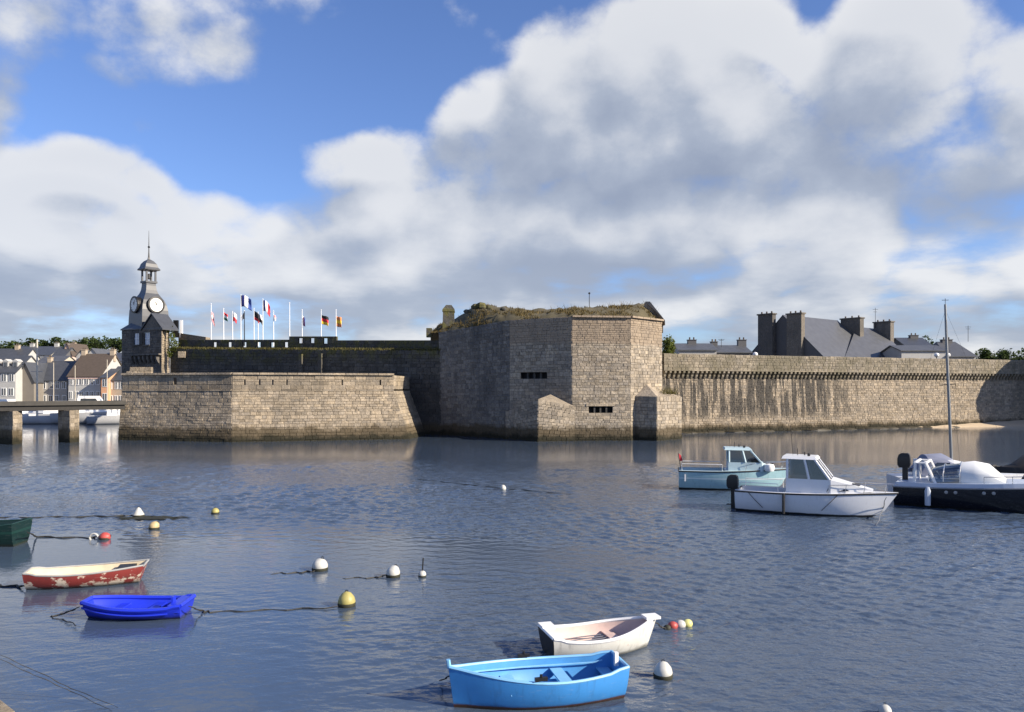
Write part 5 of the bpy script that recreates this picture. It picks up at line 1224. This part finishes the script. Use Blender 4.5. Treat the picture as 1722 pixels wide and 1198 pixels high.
# ------------------------------------------------------------------ buoys
M_BW = plain('buoy_white', (.50, .50, .47), .5, var=.25, scale=8); M_BY = plain('buoy_yellow', (.36, .32, .11), .5, var=.2, scale=8); M_BT = plain('buoy_tan', (.50, .38, .20), .5, var=.2, scale=8)
M_BR = plain('buoy_red', (.42, .07, .06), .5, var=.2, scale=8); M_SLIME = plain('weed_slime', (.025, .026, .014), .7, var=.4, scale=10); M_BP = plain('buoy_pale_yellow', (.62, .60, .22), .5, var=.15)
def buoy(px, py, r, mat, label, shape='ball', ring=False, stick=0.0, tilt=0.0, sink=.35, slime=True):
    r *= .70; q = G(px, py); th = thing('mooring_buoy', label, 'buoy', q, 0)
    Mt = Matrix.Rotation(tilt, 3, 'Y'); zc = r * (1 - sink) - r * .15
    pr = {'ball': [(r * math.sin(a), -r * math.cos(a)) for a in [math.pi * k / 12 for k in range(1, 12)]],
          'cone': [(r * .2, -r), (r * .9, -r * .6), (r, -r * .2), (r * .75, r * .25), (r * .35, r * .9), (r * .08, r * 1.15)],
          'egg': [(r * .3, -r * .95), (r * .8, -r * .6), (r, 0), (r * .86, r * .5), (r * .5, r * .95), (r * .15, r * 1.12)]}[shape]
    pr = [(.003, pr[0][1] - .002)] + pr + [(.003, pr[-1][1] + .004)]
    mm = MB(); mm.lathe(pr, 18, (0, 0, zc), Mt); mm.build('float', mat, th, smooth=True)
    if slime: mm = MB(); mm.lathe([(r * .86, -.08), (r * 1.0, .0), (r * 1.035, r * .22), (r * 1.02, r * .34), (r * .96, r * .38)], 18, (0, 0, .0)); mm.build('weed_collar', M_SLIME, th, smooth=True)
    if ring or not stick:
        mm = MB(); c = Vector((0, 0, zc)) + Mt @ Vector((0, 0, r * 1.12)); mm.tube([c + Vector((math.cos(a) * r * .16, 0, math.sin(a) * r * .16)) for a in [k * math.pi / 5 for k in range(11)]], r * .05, 5); mm.build('mooring_eye', M_IRON, th)
    if stick: mm = MB(); mm.tube([(0, 0, zc), (.03, 0, stick)], .02, 5); mm.build('stick', M_IRON, th)
    return th
buoy(233, 869, .31, M_BW, 'white conical buoy near the weedy line, upper left', 'cone', True, sink=.3)
buoy(259, 890, .26, M_BT, 'small tan buoy just below the white conical one', 'egg', tilt=.7)
buoy(362, 864, .22, M_BY, 'small olive-yellow buoy alone right of the white conical one')
buoy(846, 824, .22, M_BW, 'lone small white buoy on the dark floating line in mid-water', 'egg', slime=False)
b_ = buoy(176, 907, .25, M_BR, 'faded red buoy with a white loop moored to the green boat', 'egg', tilt=1.3, sink=.5)
mm = MB(); mm.tube([Vector((-.33 + .14 * math.cos(a), -.05, .06 + .13 * math.sin(a))) for a in [k * math.pi / 8 for k in range(17)]], .035, 6); mm.build('white_loop', M_BW, b_)
buoy(538, 959, .31, M_BW, 'white round buoy left of two others in the centre', 'ball', tilt=.3)
buoy(661, 970, .27, M_BW, 'white egg-shaped buoy in the middle of three in a row', 'egg', tilt=.35)
buoy(710, 970, .15, M_BW, 'small white and black buoy with a thin stick', 'ball', stick=.5, sink=.3)
buoy(583, 1019, .29, M_BY, 'olive-yellow buoy at the end of the blue tender\'s line', 'egg')
buoy(1115, 1139, .235, M_BW, 'large white egg-shaped buoy right of the sky-blue rowing boat', 'egg', sink=.3)
buoy(1488, 1201, .14, M_BW, 'white buoy cut by the bottom edge of the picture', 'ball')
th = thing('float_string', 'string of red, white and yellow floats right of the white dinghy', 'floats', G(1140, 1058))
fx = [(1122, 1059, .075, M_SLIME), (1131, 1056, .10, M_BR), (1144, 1054, .105, M_BW), (1156, 1052, .10, M_BP)]
for px, py, r, m_ in fx:
    q = G(px, py) - th.location; mm = MB(); mm.lathe([(.01, -r)] + [(r * math.sin(a), -r * 1.1 * math.cos(a)) for a in [math.pi * k / 9 for k in range(1, 9)]] + [(.01, r)], 12, q + Vector((0, 0, r * .35)), Matrix.Rotation(R(80), 3, 'Y')); mm.build('float', m_, th, smooth=True)
mm = MB(); mm.tube([G(px, py) - th.location + Vector((0, 0, .03)) for px, py, _, _ in fx], .02, 5); mm.build('cord', M_ROPE, th)

# ------------------------------------------------------------------ ropes
px0 = lambda pts: pts[0][0]
def rope(pts, label, r=.022, sag=0.0, mat=None):
    """pts: (px, py, height over the water)"""
    ps = [G(a, b_, z) for a, b_, z in pts]; fine_ = []
    for a, b_ in zip(ps, ps[1:]):
        for k in range(8):
            f = k / 8; q = a.lerp(b_, f); q.z += -sag * math.sin(f * math.pi) ; q.x += .02 * math.sin(f * 9 + a.x); fine_.append(q)
    fine_.append(ps[-1]); mm = MB(); nf = len(fine_) - 1
    for i, q in enumerate(fine_): q.y += r * 3 * math.sin(i * 1.3 + px0(pts)) if abs(q.z) < .03 else 0
    mm.tube(fine_, [r * (.35 + .65 * math.sin(math.pi * min(1, max(0, i / nf))) ** .5) * (1 + .25 * math.sin(i * 2.1)) for i in range(nf + 1)], 5)
    tag(mm.build('mooring_rope', mat or M_ROPE), label, 'rope')
rope([(-20, 871, .0), (110, 870, .0), (205, 868, .02), (228, 868, .03), (290, 871, 0)], 'long dark weedy line floating to the white conical buoy', .035)
rope([(46, 895, .5), (62, 903, .02), (150, 905, .0), (166, 902, .08)], 'thin line from the green boat to the red buoy', .03)
rope([(-20, 983, .0), (30, 987, .02), (42, 985, .1)], 'dark line from the left edge to the red dinghy', .03)
rope([(82, 1038, 0), (108, 1032, .08), (134, 1021, .28)], 'bow line of the ultramarine tender running to the water', .02)
rope([(82, 1038, 0), (112, 1044, -.0), (136, 1056, -.005)], 'slack end of the tender\'s bow line on the water', .014)
rope([(318, 1020, .3), (340, 1028, .02), (356, 1030, .0), (470, 1026, 0), (570, 1021, .03)], 'line from the ultramarine tender to the olive-yellow buoy', .022)
rope([(457, 965, 0), (500, 964, 0), (530, 960, .03)], 'dark weedy line trailing left of the round white buoy', .028)
rope([(575, 973, 0), (630, 972, 0), (650, 967, .05)], 'dark line trailing left of the egg-shaped white buoy', .024)
rope([(700, 806, 0), (780, 815, 0), (840, 821, 0), (960, 832, 0)], 'long dark floating line through the lone white buoy', .03)
rope([(740, 1145, .05), (762, 1135, .45)], 'short bow line of the sky-blue rowing boat', .015)
rope([(905, 1062, .3), (935, 1085, .12), (930, 1110, 0)], 'slack line hanging off the dark transom of the white dinghy', .012)
rope([(1098, 1044, .48), (1112, 1054, .1), (1122, 1059, .02)], 'bow line of the white dinghy to the floats', .014)
rope([(1490, 836, .9), (1484, 858, .3), (1474, 884, 0)], 'mooring line from the bow of the white cabin boat to the water', .02, 0, M_ZINC)
rope([(-20, 1093, .9), (60, 1128, .5), (120, 1158, .2), (200, 1190, 0)], 'upper of two thin lines at the lower left corner', .006)
rope([(-20, 1100, .9), (60, 1136, .5), (120, 1163, .2), (190, 1196, 0)], 'lower of two thin lines at the lower left corner', .006)
rope([(1690, 793, 0), (1760, 797, 0)], 'dark floating line at the right edge beside the covered boat', .04)
# floating weed round the conical buoy and by the blue boat
wm = MB()
for _ in range(110):
    q = G(random.gauss(245, 22), random.uniform(869, 874), .012); a = random.uniform(0, 3.14); s_ = random.uniform(.08, .3)
    wm.add([q + Vector((-s_ * 1.6, 0, 0)), q + Vector((0, -s_ * .5, .01)), q + Vector((s_ * 1.6, 0, 0)), q + Vector((0, s_ * .5, .02))], [(0, 1, 2, 3)])
tag(wm.build('floating_weed', M_SLIME), 'dark mat of floating weed beside the white conical buoy', 'weed', kind='stuff')
for k, (px, py, s_) in enumerate(((855, 1113, .09), (823, 1117, .06))):
    mm = MB(); mm.lathe([(.01, -.03), (s_, 0), (s_ * .7, .03), (.01, .045)], 9); o = mm.build('floating_debris', M_SLIME, None, False, True); o.location = G(px, py); o.scale = (1.5, .8, 1)
    tag(o, ['larger dark scrap floating left of the white dinghy', 'smaller dark scrap floating left of the white dinghy'][k], 'debris')
# edge of the quay we stand on, lower left corner
qk = thing('quay_edge', 'pale stone edge of the quay in the lower left corner', 'quay', G(-40, 1190, .8))
e0, e1 = G(-85, 1140, 1.2), G(-6, 1206, 1.2)
stones_row(qk, e0 + Vector((-.35, -.35, 0)), e1 + Vector((-.35, -.35, -.0)) + (e1 - e0).normalized() * 2, (1.0, .5), M_RAV, 'quay_stone', (.7, 1.0))
mm = MB(); mm.hexa([e0 + Vector((-2, -1, -1.9)), e1 + Vector((-2, -3, -1.9)), e1 + Vector((-.4, -.5, -1.9)), e0 + Vector((-.4, -.3, -1.9))], [e0 + Vector((-2, -1, -.3)), e1 + Vector((-2, -3, -.3)), e1 + Vector((-.4, -.5, -.3)), e0 + Vector((-.4, -.3, -.3))]); mm.build('quay_wall', M_PIER, qk, True)
